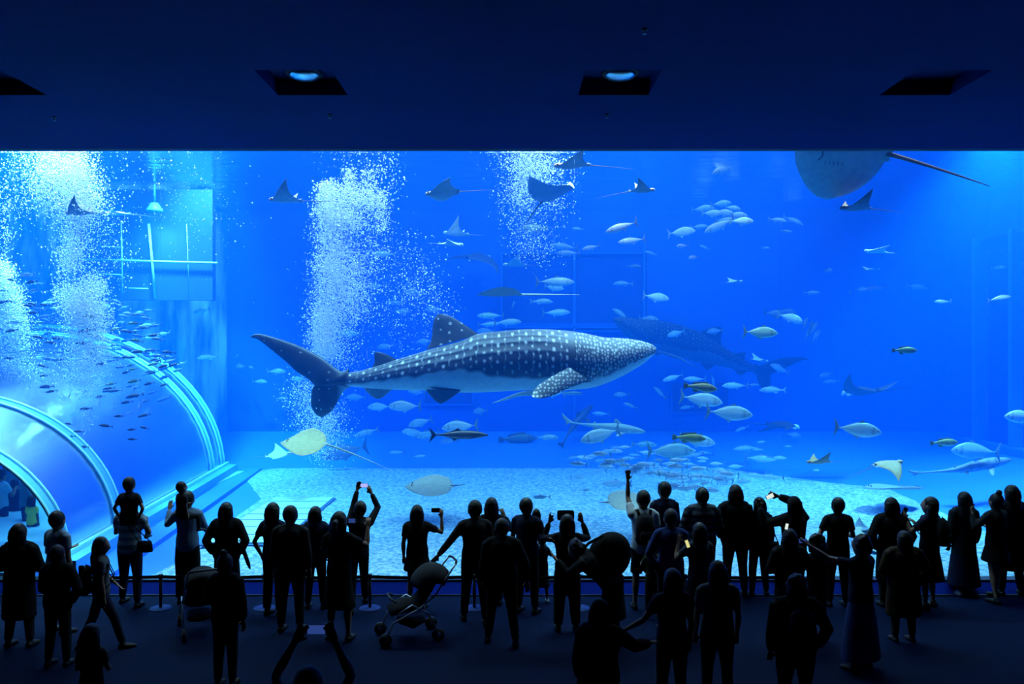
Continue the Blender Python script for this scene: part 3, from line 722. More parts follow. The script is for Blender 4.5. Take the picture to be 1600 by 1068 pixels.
def make_ray(kind, span, flap=(0.5, 0.5), curl=0.0, tail=(0, 0), nm=None, top=None, bot=None, wave=0.0, taill=None, tailcol=None, parts=True):
    """head towards +X, wings along Y; flap: tip lift per side (fraction of half span); tail: (sideways, vertical) end offset"""
    K = RK[kind]; top = top or K['top']; bot = bot or K['bot']; vs = []; cols = []; ns, nc = 28, 10
    rows = []
    for i in range(ns+1):
        s = -1+2*i/ns; a = abs(s)
        xl, xt = curve(K['lead'], a), curve(K['trail'], a)
        fl = flap[0] if s < 0 else flap[1]
        ang = fl*1.25
        # bend the wing upwards along an arc, keeping its length
        if abs(ang) > 1e-3: yy = math.sin(ang*a)/ang*0.5; zz = (1-math.cos(ang*a))/ang*0.5
        else: yy, zz = a*.5, 0
        yy *= (1 if s > 0 else -1); zz += curl*a**4*.5
        for side in (1, -1):
            for c in range(nc+1):
                t = c/nc; x = xl+(xt-xl)*t
                th = K['T']*(max(0, 1-a**1.6)*.85+.03)*(4*t*(1-t)+.001)**.7*(1-.35*t)
                if a < .22: th *= 1+1.1*(1-a/.22)*(.9-.5*t)
                z = zz+side*th*(.62 if side > 0 else .42)+wave*math.sin(x*9+a*3)*a
                vs.append((x, yy, z)); cols.append(top if side > 0 else bot)
    m = 2*(nc+1); fs = []
    for i in range(ns):
        for c in range(nc):
            a = i*m+c; fs.append((a, a+m, a+m+1, a+1))
            b_ = i*m+nc+1+c; fs.append((b_, b_+1, b_+m+1, b_+m))
        fs.append((i*m, i*m+nc+1, (i+1)*m+nc+1, (i+1)*m)); fs.append((i*m+nc, (i+1)*m+nc, (i+1)*m+2*nc+1, i*m+2*nc+1))
    fs.append(tuple(range(0, nc+1))+tuple(reversed(range(nc+1, m)))); e = ns*m
    fs.append(tuple(reversed(range(e, e+nc+1)))+tuple(range(e+nc+1, e+m)))
    r = empty(nm or {'eagle': 'eagle_ray', 'sting': 'stingray', 'manta': 'manta_ray'}[kind]); r.scale = (span,)*3
    o = mesh('body', vs, fs, m_rayskin, r, True); pigment(o, cols)
    dark = tuple(c*.45 for c in top)
    if K['head']:
        h = MB().ball((.185, 0, .012), (.075, .05, .04), 10, 8); o = h.build('head', m_rayskin, r, True)
        pigment(o, [bot if v.co.z < 0.008 else top for v in o.data.vertices])
        for sg in (-1, 1):
            o = MB().ball((.205, sg*.046, .02), .012, 8, 6).build('eye', m_rayskin, r, True); pigment(o, [(.01,.01,.01)]*len(o.data.vertices))
    elif kind == 'manta':
        for sg in (-1, 1):
            o = MB().tube([(.17, sg*.07, 0), (.23, sg*.065, -.01), (.27, sg*.05, -.04)], [(.012, .03), (.01, .03), (.006, .02)], 8).build('head_lobe', m_rayskin, r, True); pigment(o, [(.75,.8,.8)]*len(o.data.vertices))
    else:
        for sg in (-1, 1):
            o = MB().ball((.30, sg*.05, .045), .014, 8, 6).build('eye', m_rayskin, r, True); pigment(o, [dark]*len(o.data.vertices))
    x0 = K['trail'][0][1]+.02; tl = taill or K['taill']; tr = K['tailr']
    P = [Vector((x0-tl*t, tail[0]*tl*t**1.25, tail[1]*tl*t**1.15)) for t in [i/12 for i in range(13)]]
    o = MB().tube(P, [tr*(1-.85*i/12) for i in range(13)], 8).build('tail', m_rayskin, r, True); pigment(o, [tailcol or dark]*len(o.data.vertices))
    if kind == 'eagle' or kind == 'manta':
        fin('dorsal_fin', [(x0+.03, 0), (x0-.01, .045), (x0-.04, .045), (x0-.03, 0)], m_rayskin, r, dark, .006)
    if kind != 'manta':
        for sg in (-1, 1):
            fin('pelvic_fin', [(x0+.05, 0), (x0+.02, .085), (x0-.06, .075), (x0-.04, 0)], m_rayskin, r, bot, .008, rot=rotm('X', -90*sg))
    return r
def put(o, px, py, Y, yaw, pitch, roll, lab, cat='ray', group=None):
    o.location = at(px, py, Y); orient(o, yaw, pitch, roll); tag(o, lab, cat, group); return o
TAN = (.62, .42, .28); GREY = (.30, .33, .36); PALE = (.75, .85, .78)
# yaw 180 = head to the left. roll tips the disc towards or away from the window
put(make_ray('eagle', 1.0, (.75, .8), .1, (0, -.02), top=TAN, bot=(.25, .3, .34)), 121, 333, 16.3, 184, -2, 4, 'tan eagle ray with raised wing inside the first bubble plume')
put(make_ray('eagle', 1.1, (.2, .2), 0, (0, -.1), top=(.7, .68, .6), bot=(.5, .6, .6)), 182, 334, 20, 184, 0, -6, 'pale eagle ray trailing the tan one toward the bright surface patch')
put(make_ray('eagle', 1.2, (.85, .9), .05, (0, 0), top=(.42, .36, .32), bot=(.35, .45, .5)), 443, 313, 16.2, 182, 1, 6, 'grey eagle ray with one tall raised wing left of the middle plume')
put(make_ray('eagle', 1.2, (.55, -.15), .0, (.1, -.12), top=(.55, .42, .34), bot=(.40, .55, .6)), 688, 302, 15.6, 192, -8, 24, 'eagle ray gliding with spread wings right of the middle plume')
put(make_ray('eagle', 1.25, (.3, .45), .0, (0, -.12), top=(.85, .55, .38), bot=(.45, .55, .58)), 890, 259, 15.2, 188, -4, 2, 'orange backed eagle ray just under the surface at the short plume')
put(make_ray('eagle', .95, (.8, .85), .0, (0, -.15), top=(.7, .5, .42), bot=(.35, .40, .42)), 1005, 298, 15.8, -4, 2, 4, 'brown eagle ray flying the other way with long thin tail')
put(make_ray('eagle', 1.15, (.85, .95), .0, (0, -.1), top=(.45, .25, .15), bot=(.22, .30, .36)), 1333, 326, 15.6, 190, -2, 4, 'dark eagle ray with raised wing beneath the giant stingray')
put(make_ray('eagle', .9, (.5, .5), 0, top=(.9, .6, .4), bot=(.6, .6, .6)), 1108, 231, 17, 184, 0, 0, 'orange ray tip cut off by the top edge of the window')
# giant stingray, upper right corner
g = make_ray('sting', 2.45, (.1, .12), .0, (.05, -.66), top=(.35, .22, .15), bot=(.38, .50, .50), taill=.66, tailcol=(.20, .11, .07)); g.name = 'giant_stingray'
put(g, 1322, 238, 15.0, 186, 0, 40, 'giant dark stingray showing its grey underside under the ceiling edge')
for sg in (-1, 1):
    for k in range(5):
        o = MB().tube([(.17-.035*k, sg*.055, -.052), (.155-.035*k, sg*.085, -.05)], .0035, 6).build('gill_slit', m_rayskin, g, True); pigment(o, [(.12,.15,.15)]*len(o.data.vertices))
o = MB().tube([(.23, -.05, -.045), (.215, 0, -.055), (.23, .05, -.045)], .006, 6).build('mouth', m_rayskin, g, True); pigment(o, [(.1,.12,.12)]*len(o.data.vertices))
put(make_ray('sting', 1.25, (.2, .3), .45, (.1, -.35), top=(.70, .80, .60), bot=(.14, .24, .34), wave=.02, taill=.75, tailcol=(.06, .06, .06)), 866, 303, 17.6, -52, 13, 0, 'stingray with wavy pale wings and dark tail below the orange backed ray')
put(make_ray('sting', 1.2, (.8, .1), .0, (0, 0), top=(.42, .44, .28), bot=(.28, .42, .46), taill=1.1, tailcol=(.7, .75, .65)), 782, 460, 16.8, 180, 0, 8, 'stingray with a rod straight pale tail above the shark back')
put(make_ray('eagle', 1.15, (.4, .4), .3, top=PALE, bot=(.5, .6, .62), taill=.4), 710, 365, 20, 175, 4, 10, 'pale ray arching its wings, upper of two')
put(make_ray('eagle', 1.1, (.5, .3), .0, top=PALE, bot=(.5, .62, .65), taill=.3), 707, 382, 19.5, 5, -3, 12, 'pale ray with bright far wing, lower of two')
put(make_ray('eagle', 1.1, (.7, .7), 0, top=(.45, .55, .55), bot=(.42, .58, .62), taill=.3), 802, 414, 21, 184, 0, 8, 'dim eagle ray above the stingray with straight tail')
put(make_ray('sting', 1.12, (.55, -.3), .0, (-.1, -.42), top=(.62, .60, .28), bot=(.5, .55, .35), taill=1.2, tailcol=(.85, .88, .6)), 476, 692, 15.2, 184, 2, -8, 'yellow stingray with long slanting tail below the whale shark tail')
put(make_ray('eagle', 1.1, (.2, .5), .0, top=(.6, .75, .7), bot=(.6, .75, .7), taill=.45), 438, 710, 19.5, 12, 4, 10, 'small pale ray just beneath the yellow stingray')
put(make_ray('sting', 1.35, (.05, .08), .0, (0, .1), top=(.55, .50, .34), bot=(.5, .5, .4), taill=.25), 672, 759, 17.4, 182, 0, -12, 'sandy brown stingray gliding low over the middle of the sand')
put(make_ray('eagle', 1.0, (.25, .25), 0, top=PALE, bot=(.6, .75, .7), taill=.3), 1365, 393, 20, 184, 3, 4, 'pale ray gliding flat in open water under the dark eagle ray')
put(make_ray('eagle', .85, (.5, .5), 0, top=(.4, .5, .55), bot=(.4, .5, .55), taill=.3), 1364, 421, 24, 6, 3, 4, 'small dim ray under the flat pale one')
put(make_ray('eagle', .8, (.4, .4), 0, top=(.4, .5, .55), bot=(.4, .5, .55), taill=.3), 1150, 440, 22, 6, 3, 10, 'small dim ray in open water above the distant whale shark')
put(make_ray('eagle', .95, (.5, .5), 0, (0, .4), top=(.45, .6, .65), bot=(.4, .5, .55), taill=.5), 1189, 563, 24, 10, -8, 12, 'small pale ray crossing under the distant shark tail')
put(make_ray('eagle', 1.1, (-.55, -.7), .0, (.1, -.4), top=(.72, .55, .30), bot=(.38, .42, .35)), 1391, 724, 15.8, 8, 6, 12, 'tan ray with wings bent down and thin tail over the floor apron')
put(make_ray('eagle', .9, (.75, .8), .0, (0, 0), top=(.62, .40, .15), bot=(.4, .35, .25), taill=.3), 1277, 722, 16, 184, 0, 10, 'small brown ray with peaked wings above the sand edge')
put(make_ray('sting', 1.2, (.1, .1), 0, top=(.5, .46, .32), bot=(.45, .45, .4), taill=.2), 985, 784, 15.6, 4, 0, 10, 'sandy ray with blunt tail behind the man with the raised arm')
put(make_ray('sting', 1.3, (.1, .2), 0, top=(.25, .38, .45), bot=(.45, .45, .4), taill=.3), 1385, 762, 18.2, 180, 0, 4, 'dark ray resting at the upper edge of the sand')
put(make_ray('sting', 1.1, (.1, .1), 0, top=(.22, .22, .14), bot=(.3, .3, .25), taill=.2), 1412, 762, 18.6, 0, 0, -6, 'brownish ray beside the dark one at the sand edge')
put(make_ray('eagle', 1.1, (.8, .6), 0, top=(.25, .38, .45), bot=(.3, .4, .45), taill=.3), 1352, 829, 15.2, 184, 0, 10, 'dark ray with peaked wing low over the sand')
put(make_ray('sting', .9, (.1, .1), 0, top=(.5, .52, .38), bot=(.45, .45, .4), taill=.3), 152, 823, 15.9, 186, -12, 20, 'grey brown ray skimming the tunnel base beside the shouldered child')
put(make_ray('sting', .9, (.1, .1), 0, top=(.6, .66, .5), bot=(.45, .45, .4), taill=.3), 1362, 845, 14.8, 4, -12, 20, 'pale sandy ray behind the woman with the bob haircut')
put(make_ray('manta', 2.15, (.4, .45), .12, (0, .1), top=(.02, .025, .03), bot=(.03, .05, .07)), 1346, 612, 22.0, 118, -4, 6, 'dark manta ray with curved raised wings by the back wall')
put(make_ray('manta', 1.9, (-.35, -.35), .0, (0, 0), top=(.02, .025, .03), bot=(.03, .05, .07)), 1222, 664, 23.5, 8, -4, -8, 'dim manta ray with white head lobes low before the back wall')
put(make_ray('manta', 2.6, (-.5, -.3), .0, (0, .2)), 745, 402, 27.0, 60, 10, 10, 'faint dark manta ray high on the back wall')
# ---------------------------------------------------------------- the whale shark
WY = 16.5; PX = WY/F           # metres per photograph pixel at the shark
TOPL = [(535,583),(562,579),(590,571),(618,562),(648,553),(680,543),(720,532),(748,521),(783,517),(826,514),(877,515.5),(915,520.5),(943,526.5),(968,527.5),(991,530),(1010,534.5),(1020,538.5),(1026,544)]
BOTL = [(535,602),(562,605),(600,608),(663,610),(720,613),(776,611.6),(826,609),(870,609.5),(902,608),(928,604.5),(953,596),(978,584),(1006,567),(1019,556),(1024,551),(1026,546)]
EDGE = [(535,601),(600,594),(660,585),(720,577),(776,586),(826,588),(870,590),(905,592),(930,591),(953,581),(978,568),(1001,557),(1015,552),(1026,547)]
def shark_body(name, parent, nx=620, nv=96):
    sr = random.Random(3)
    spots = []  # (px, v, r px, strength)  v: 0 top midline .. 1 pigment edge
    col_i = 0; x = 548.0
    while x < 893:
        t = curve(TOPL, x); e = curve(EDGE, x); h = e-t
        big = col_i % 2 == 0; n = max(2, int(round(h/13.5)))
        for k in range(n):
            v = (k+(.5 if big else 0.02))/n+sr.uniform(-.03, .03)
            spots.append((x+sr.uniform(-1.6, 1.6), v*h, (2.15 if big else 1.25)*sr.uniform(.8, 1.15)*(1.0 if x > 600 else .8), 1.0 if v < .82 else .45))
        if not big:
            for q in np.arange(2, h*.8, 2.6): spots.append((x+1.3*math.sin(q*.35)+sr.uniform(-.3, .3), q, 0.8, .33))
        x += 10.5; col_i += 1
    x = 897.0
    while x < 1024:
        t = curve(TOPL, x); e = curve(EDGE, x); st = lerp(6.6, 4.4, (x-897)/127); q = st*.3*(1+(int(x) % 2))
        while q < e-t-1:
            spots.append((x+sr.uniform(-1.6, 1.6), q+sr.uniform(-1.2, 1.2), lerp(1.45, 1.2, (x-897)/127)*sr.uniform(.7, 1.2), .9)); q += st
        x += st*.88
    # bucket the spots by x
    B = {}
    for s in spots: B.setdefault(int(s[0]//8), []).append(s)
    vs = []; cols = []
    for i in range(nx+1):
        u = i/nx; px = 535+(1025.9-535)*(1-(1-u)**1.12)
        t, b = curve(TOPL, px), curve(BOTL, px); e = curve(EDGE, px); c = (t+b)/2; h = (b-t)/2
        wd = h*lerp(.75, 1.02, min(1, (px-535)/200))*(1+.16*max(0, min(1, (px-880)/90)))
        near = [s for k in (-1, 0, 1) for s in B.get(int(px//8)+k, ())]
        bx = (px-CX)*PX; d0 = e-t
        for k in range(nv):
            a = 2*math.pi*k/nv; cz = math.cos(a); sy = math.sin(a)
            rr = 1.0
            if px < 880:
                for a0, am in ((.42, .05), (.66, .045), (.92, .045), (1.25, .03)):
                    d = (min(a, 2*math.pi-a)-a0-.25*max(0, (620-px)/85))/.055
                    rr += am*math.exp(-d*d)*min(1, (px-545)/60)*min(1, (880-px)/40)
            py = c-h*cz*rr; y = wd*sy*rr*PX*(1-.1*cz*cz)
            vs.append((bx, -y, CAMZ-(py-HZ)*PX))
            q = py-t  # px below the back line
            nse = noise.noise(Vector((px*.05, q*.05, 0)))
            dark = lc((.17,.20,.23), (.04,.055,.08), q/26.0+nse*.25)  # top light painted in: paler lit back, darker flank
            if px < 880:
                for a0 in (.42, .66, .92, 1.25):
                    d = (min(a, 2*math.pi-a)-a0-.25*max(0, (620-px)/85)); dark = lc(dark, (.02,.03,.045), .75*math.exp(-((d-.07)/.04)**2)); dark = lc(dark, (.22,.26,.30), .55*math.exp(-((d+.005)/.03)**2))  # dark pigment beneath each ridge, painted highlight along its crest
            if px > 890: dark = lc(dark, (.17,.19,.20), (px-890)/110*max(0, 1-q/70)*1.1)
            s_ = 0.0
            for X, Q, r, st in near:
                dx = px-X; dq = q-Q
                if abs(dx) < r+1.2 and abs(dq) < r+1.2:
                    dd = math.sqrt(dx*dx+dq*dq); s_ = max(s_, st*max(0, min(1, (r+.55-dd)/.9)))
            colr = lc(dark, (.92,.95,.90), s_)
            edge = (py-e+4*nse)/2.5
            belly = (.62,.74,.80)
            if edge > -1: colr = lc(colr, belly, (edge+1)/2)
            # gill slits
            for gx in (893, 899, 905, 911, 917):
                if abs(px-gx-3*math.sin(q*.04)) < .9 and 22 < q < 62: colr = tuple(v_*.35 for v_ in colr)
            # mouth line
            if px > 985 and abs(py-(e+1)) < 1.0: colr = (.03,.04,.05)
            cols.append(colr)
    fs = []
    for i in range(nx):
        for k in range(nv):
            k2 = (k+1) % nv; fs.append((i*nv+k, (i+1)*nv+k, (i+1)*nv+k2, i*nv+k2))
    fs.append(tuple(range(nv))); fs.append(tuple(reversed(range(nx*nv, (nx+1)*nv))))
    return vs, fs, cols
def grow_fin(poly, yoff, nu, nw, thick, colf, sweep=None):
    """closed lens-shaped fin from two edge curves: poly = (edgeA, edgeB) lists of pixel points, root to tip"""
    A, B_ = poly
    def samp(P, t):
        f = t*(len(P)-1); pts = [(i, p) for i, p in enumerate(P)]
        return (curve([(i, p[0]) for i, p in pts], f), curve([(i, p[1]) for i, p in pts], f))
    vs = []; cols = []; fs = []
    for side in (-1, 1):
        for i in range(nu+1):
            t = i/nu; a = samp(A, t); b = samp(B_, t)
            for j in range(nw+1):
                w_ = j/nw; px = lerp(a[0], b[0], w_); py = lerp(a[1], b[1], w_)
                th = thick*(1-.75*t)*(4*w_*(1-w_))**.6
                y = yoff+(sweep(t) if sweep else 0)+side*th
                vs.append(((px-CX)*PX, y, CAMZ-(py-HZ)*PX)); cols.append(colf(px, py, t, w_, side))
    m = nw+1; n1 = (nu+1)*m
    for i in range(nu):
        for j in range(nw):
            a = i*m+j; fs.append((a, a+1, a+m+1, a+m)); a += n1; fs.append((a, a+m, a+m+1, a+1))
        fs.append((i*m, (i+1)*m, n1+(i+1)*m, n1+i*m)); fs.append((i*m+nw, n1+i*m+nw, n1+(i+1)*m+nw, (i+1)*m+nw))
    for j in range(nw): fs.append((nu*m+j, nu*m+j+1, n1+nu*m+j+1, n1+nu*m+j))
    return vs, fs, cols
def dotgrid(sp, r, seed, col=(.92,.95,.9), base=(.08,.1,.13), thin=1.0):
    def f(px, py, t, w_, side):
        gx, gy = math.floor(px/sp), math.floor(py/sp); best = 0
        for ix in (-1, 0, 1):
            for iy in (-1, 0, 1):
                h_ = noise.random_unit_vector if False else None
                a = math.sin((gx+ix)*12.9898+(gy+iy)*78.233+seed)*43758.5453; a -= math.floor(a)
                b = math.sin((gx+ix)*39.346+(gy+iy)*11.135+seed*2)*24634.6345; b -= math.floor(b)
                if a > thin: continue
                X = (gx+ix+.25+.5*a)*sp; Yy = (gy+iy+.25+.5*b)*sp
                d = math.hypot(px-X, py-Yy); best = max(best, min(1, max(0, (r*(.7+.6*b)+.5-d)/.8)))
        n_ = noise.noise(Vector((px*.06, py*.06, seed)))*.04
        return lc(tuple(c+n_*.5 for c in base), col, best)
    return f
ws = empty('whale_shark', (0, 0, 0))
parts_ws = []
def wpart(name, data, smooth=True):
    v, f, c = data
    v = [(x-8*0-2.0*0, y, z) for x, y, z in v]
    o = mesh(name, v, f, m_shark, ws, smooth); pigment(o, c); parts_ws.append(o); return o
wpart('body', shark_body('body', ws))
dk = dotgrid(15, 1.0, 1, col=(.5,.55,.55), base=(.025,.038,.06), thin=.35)
wpart('dorsal_fin', grow_fin(([(748,522),(728,508),(707,495),(692,490)], [(666,546),(674,530),(677,503),(683,491)]), 0, 60, 60, .10, dotgrid(17, 1.9, 4, base=(.09,.11,.14), thin=.7)))
wpart('second_dorsal_fin', grow_fin(([(620,562),(610,556),(598,551),(588,549)], [(580,576),(585,566),(585,556),(586,549)]), 0, 24, 24, .05, lambda *a: (.05,.07,.1)))
wpart('tail_fin', grow_fin(([(545,576),(532,579),(502,558),(469,541),(441,531),(411,522.5),(395,521),(386,525)], [(540,604),(500,606),(481,592),(462,580),(446,566),(423,548),(400,531),(386,527)]), 0, 110, 40, .13, lambda px, py, t, w_, s: lc((.03,.045,.07), (.22,.27,.3), (1-w_*9)) if w_ < .11 else dk(px, py, t, w_, s), sweep=lambda t: .25*t*t))
wpart('lower_tail_fin', grow_fin(([(498,596),(488,606),(485,622),(485,636),(491,648),(498,653)], [(548,604),(536,611),(527,627),(517,642),(507,649),(500,653.5)]), 0.02, 60, 40, .11, lambda px, py, t, w_, s: lc(dk(px, py, t, w_, s), (.28,.38,.45), (px-(527-(py-605)*.1))/8 if t < .6 else 0), sweep=lambda t: .2*t*t))
wpart('pectoral_fin', grow_fin(([(886,572),(866,582),(848,592),(836,601),(829,611),(829,614)], [(920,594),(900,598),(880,605),(862,613),(845,617),(832,616)]), -.62, 90, 50, .09, dotgrid(5.6, 1.3, 9, base=(.15,.17,.18)), sweep=lambda t: -.5*t))
wpart('far_pectoral_fin', grow_fin(([(870,606),(832,611),(810,616),(785,627),(767,635)], [(880,614),(834,620),(812,622),(788,630),(767,636)]), .3, 30, 10, .05, lambda *a: (.72,.76,.70), sweep=lambda t: .9*t))
wpart('pelvic_fin', grow_fin(([(667,607),(673,615),(681,624),(689,629)], [(722,608),(716,613),(704,622),(692,629)]), -.25, 20, 20, .05, lambda *a: (.10,.15,.2)))
wpart('anal_fin', grow_fin(([(568,605),(573,612),(582,620),(591,623)], [(616,607),(608,612),(600,619),(593,623)]), 0, 20, 20, .04, lambda *a: (.3,.38,.42)))
e = MB().ball(at(1003, 557, WY-.72), .035, 10, 8).build('eye', m_black, ws, True); parts_ws.append(e)
# put the origin at the shark's middle
ctr = at(760, 570, WY)
for o in parts_ws:
    if o.name.startswith('eye'): o.data.transform(Matrix.Translation((0, 0, 0)))
    else: o.data.transform(Matrix.Translation((0, WY, 0)))
    o.data.transform(Matrix.Translation(-ctr)); o.data.update()
ws.location = ctr
tag(ws, 'huge whale shark with white spots crossing the middle of the tank', 'shark')
m_shark2 = skinmat('distance_dimmed_skin', 0.7, 0.1); _n = [n for n in m_shark2.node_tree.nodes if n.type == 'MIX'][0]; _n.inputs[0].default_value = 1.0  # same skin darkened; the far shark's dimness is put into its colour
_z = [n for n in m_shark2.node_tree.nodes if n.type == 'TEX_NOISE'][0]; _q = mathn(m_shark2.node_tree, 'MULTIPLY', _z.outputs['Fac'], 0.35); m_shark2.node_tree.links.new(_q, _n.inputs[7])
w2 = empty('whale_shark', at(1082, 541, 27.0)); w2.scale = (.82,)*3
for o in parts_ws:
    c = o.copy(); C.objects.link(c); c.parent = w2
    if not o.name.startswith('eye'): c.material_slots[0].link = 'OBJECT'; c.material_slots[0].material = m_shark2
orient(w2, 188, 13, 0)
tag(w2, 'second whale shark, faint and distant, facing the other way by the back wall', 'shark')
# ---------------------------------------------------------------- other sharks and long fish
def make_shark(nm, L_, top, belly, bend=0.0, tailk=1.0, spotted=False):
    r = empty(nm); T_ = [(0,.008),(.2,.014),(.38,.035),(.55,.06),(.72,.065),(.88,.045),(.97,.02),(1,.002)]; B2 = [(0,-.008),(.2,-.014),(.38,-.035),(.55,-.052),(.72,-.055),(.88,-.04),(.97,-.025),(1,-.006)]
    vs = []; cols = []; nx, sg = 40, 16
    bz = lambda x: bend*max(0, (.55-x))**2*1.6
    for i in range(nx+1):
        x = i/nx; t, b = curve(T_, x), curve(B2, x); c = (t+b)/2; h = (t-b)/2
        for k in range(sg):
            a = 2*math.pi*k/sg; z = math.cos(a)
            vs.append((x-.5, math.sin(a)*h*1.05+bz(x), c+h*z))
            col = top if z > -.25 else belly
            if spotted and noise.noise(Vector((x*60, a*3, 1))) > .35: col = tuple(v*.5 for v in top)
            cols.append(col)
    fs = [(i*sg+k, (i+1)*sg+k, (i+1)*sg+(k+1) % sg, i*sg+(k+1) % sg) for i in range(nx) for k in range(sg)]
    fs += [tuple(range(sg)), tuple(reversed(range(nx*sg, nx*sg+sg)))]
    o = mesh('body', vs, fs, m_shark, r, True); pigment(o, cols)
    k = tailk
    y0 = bz(0)
    fin('tail_fin', [(-.44,.01),(-.52,.05*k),(-.6,.11*k),(-.58,.04*k),(-.53,-.005),(-.54,-.05*k),(-.49,-.02)], m_shark, r, top, .006, off=(0, y0, 0))
    fin('dorsal_fin', [(.2,.055),(.12,.12),(.09,.12),(.09,.05)], m_shark, r, top, .006)
    fin('second_dorsal_fin', [(-.12,.03),(-.17,.055),(-.18,.02)], m_shark, r, top, .005, off=(0, bz(.36), 0))
    for s in (-1, 1):
        fin('pectoral_fin', [(.27,0),(.15,.13),(.12,.13),(.17,0)], m_shark, r, top, .006, off=(0, s*.03, -.03), rot=rotm('X', -115 if s > 0 else 115))
        fin('pelvic_fin', [(-.03,0),(-.08,.05),(-.1,0)], m_shark, r, belly, .005, off=(0, s*.02, -.03), rot=rotm('X', -130 if s > 0 else 130))
        o = MB().ball((.43, s*.032, .008), .006, 6, 5).build('eye', m_shark, r); pigment(o, [(.01,.01,.01)]*len(o.data.vertices))
    r.scale = (L_,)*3; return r
put(make_shark('reef_shark', 2.1, (.30,.38,.30), (.55,.65,.6), .2), 948, 667, 21.0, -6, -6, 0, 'grey green reef shark passing behind the nose down trevally', 'shark')
put(make_shark('zebra_shark', 2.3, (.22,.32,.34), (.4,.5,.5), .4, .5, True), 1516, 730, 19.0, 8, 9, 0, 'long tailed spotted shark sinking over the apron at the right', 'shark')
put(make_shark('reef_shark', 2.4, (.08,.10,.13), (.2,.3,.35), -.2), 899, 662, 26.5, 50, 30, 0, 'faint dark shark diving toward the back wall behind the reef shark', 'shark')
# ---------------------------------------------------------------- schools
sr = random.Random(11)
def inside(poly, x, y):
    c = False; j = len(poly)-1
    for i in range(len(poly)):
        xi, yi = poly[i]; xj, yj = poly[j]
        if (yi > y) != (yj > y) and x < (xj-xi)*(y-yi)/(yj-yi)+xi: c = not c
        j = i
    return c
SCH = [(0,432),(60,425),(110,455),(170,462),(230,480),(272,520),(285,575),(262,625),(245,662),(200,672),(150,650),(110,652),(60,645),(0,665)]
tints = [(.08,.10,.28), (.12,.16,.36), (.3,.4,.2), (.7,.9,1.0)]  # darkest tints put the school's backlit shade into the fish colour
n = 0
while n < 285:
    px = sr.uniform(-5, 290); py = sr.uniform(425, 680)
    if not inside(SCH, px, py) or sr.random() < max(0, (520-py)/200)*.5: continue
    near = sr.random() < .12
    lp = sr.uniform(13, 20) if not near else sr.uniform(20, 27)
    Y = sr.uniform(16.5, 22); ti = min(3, int(sr.random()**1.5*4)) if py < 600 else sr.choice((0, 0, 1)); t = tints[ti]
    o = make_fish('snapper', lp*Y/F, False, t, 'fusilier'); o.location = at(px, py, Y)
    flow = 186+(py-560)*.05+sr.uniform(-16, 16)
    orient(o, flow if px < 180 or py < 520 else flow-8, (-4-(px-120)*.09 if px > 130 and py > 560 else sr.uniform(-14, 14)), sr.uniform(-10, 10))
    wd_ = ('dark blue', 'slate blue', 'olive', 'pale silvery')[ti]; tag(o, 'small %s fusilier in the dense school above the viewing tunnel' % wd_, 'fish', '%s fusiliers schooling above the tunnel' % wd_); n += 1
for px, py, lp in ((73,677,16),(93,685,15),(109,682,15),(107,662,12),(122,674,14),(130,698,14),(164,665,20),(205,671,14),(206,686,14),(23,672,13),(185,650,14),(225,668,14)):
    Y = 15.6; o = make_fish('snapper', lp*Y/F, False, tints[0], 'fusilier'); o.location = at(px, py, Y); orient(o, 184+sr.uniform(-8, 8), sr.uniform(-8, 16))
    tag(o, 'dark fusilier straggling just above the tunnel canopy ribs', 'fish', 'stray fusiliers over the canopy')
SC2 = [(885,712),(930,700),(1010,695),(1080,700),(1130,715),(1150,750),(1120,765),(1040,770),(1000,740),(950,735),(900,725)]
n = 0
while n < 95:
    px = sr.uniform(880, 1160); py = sr.uniform(690, 772)
    if not inside(SC2, px, py): continue
    gz = sr.uniform(.35, 1.9); Y = (CAMZ-gz)*F/(py-HZ); Y = min(26, max(17, Y)); lp = sr.uniform(16, 30)
    o = make_fish('tuna', lp*Y/F, False, sr.choice(((2.2,2.8,2.6), (1.2,1.8,2.0), (2.6,3.2,2.8))), 'sand_jack'); o.location = at(px, py, Y)
    orient(o, sr.choice((180, 180, 0))+sr.uniform(-18, 18), sr.uniform(-6, 6)); tag(o, 'sand coloured jack in the low school over the back of the sand', 'fish', 'jacks schooling low over the sand'); n += 1
for i, (px, py, lp) in enumerate(((905,745,24),(962,755,44),(935,735,22),(915,765,16),(1000,740,22),(1040,762,20),(1180,742,30),(1205,745,34),(1165,700,40),(1190,716,46),(1215,715,30),(1160,752,30),(1130,745,30),(620,706,24),(655,712,20),(845,776,26),(1275,734,12),(1190,690,16),(1232,697,14),(1185,702,20),(975,725,20),(1080,752,26),(1150,728,26))):
    Y = min(25, (CAMZ-.7)*F/(py-HZ)); o = make_fish('tuna', lp*Y/F, False, (1.2,1.8,2.0), 'sand_jack'); o.location = at(px, py, Y)
    orient(o, sr.choice((180, 0))+sr.uniform(-14, 14), sr.uniform(-5, 5)); tag(o, 'dim jack scattered around the low school near the tank floor', 'fish', 'jacks scattered near the tank floor')
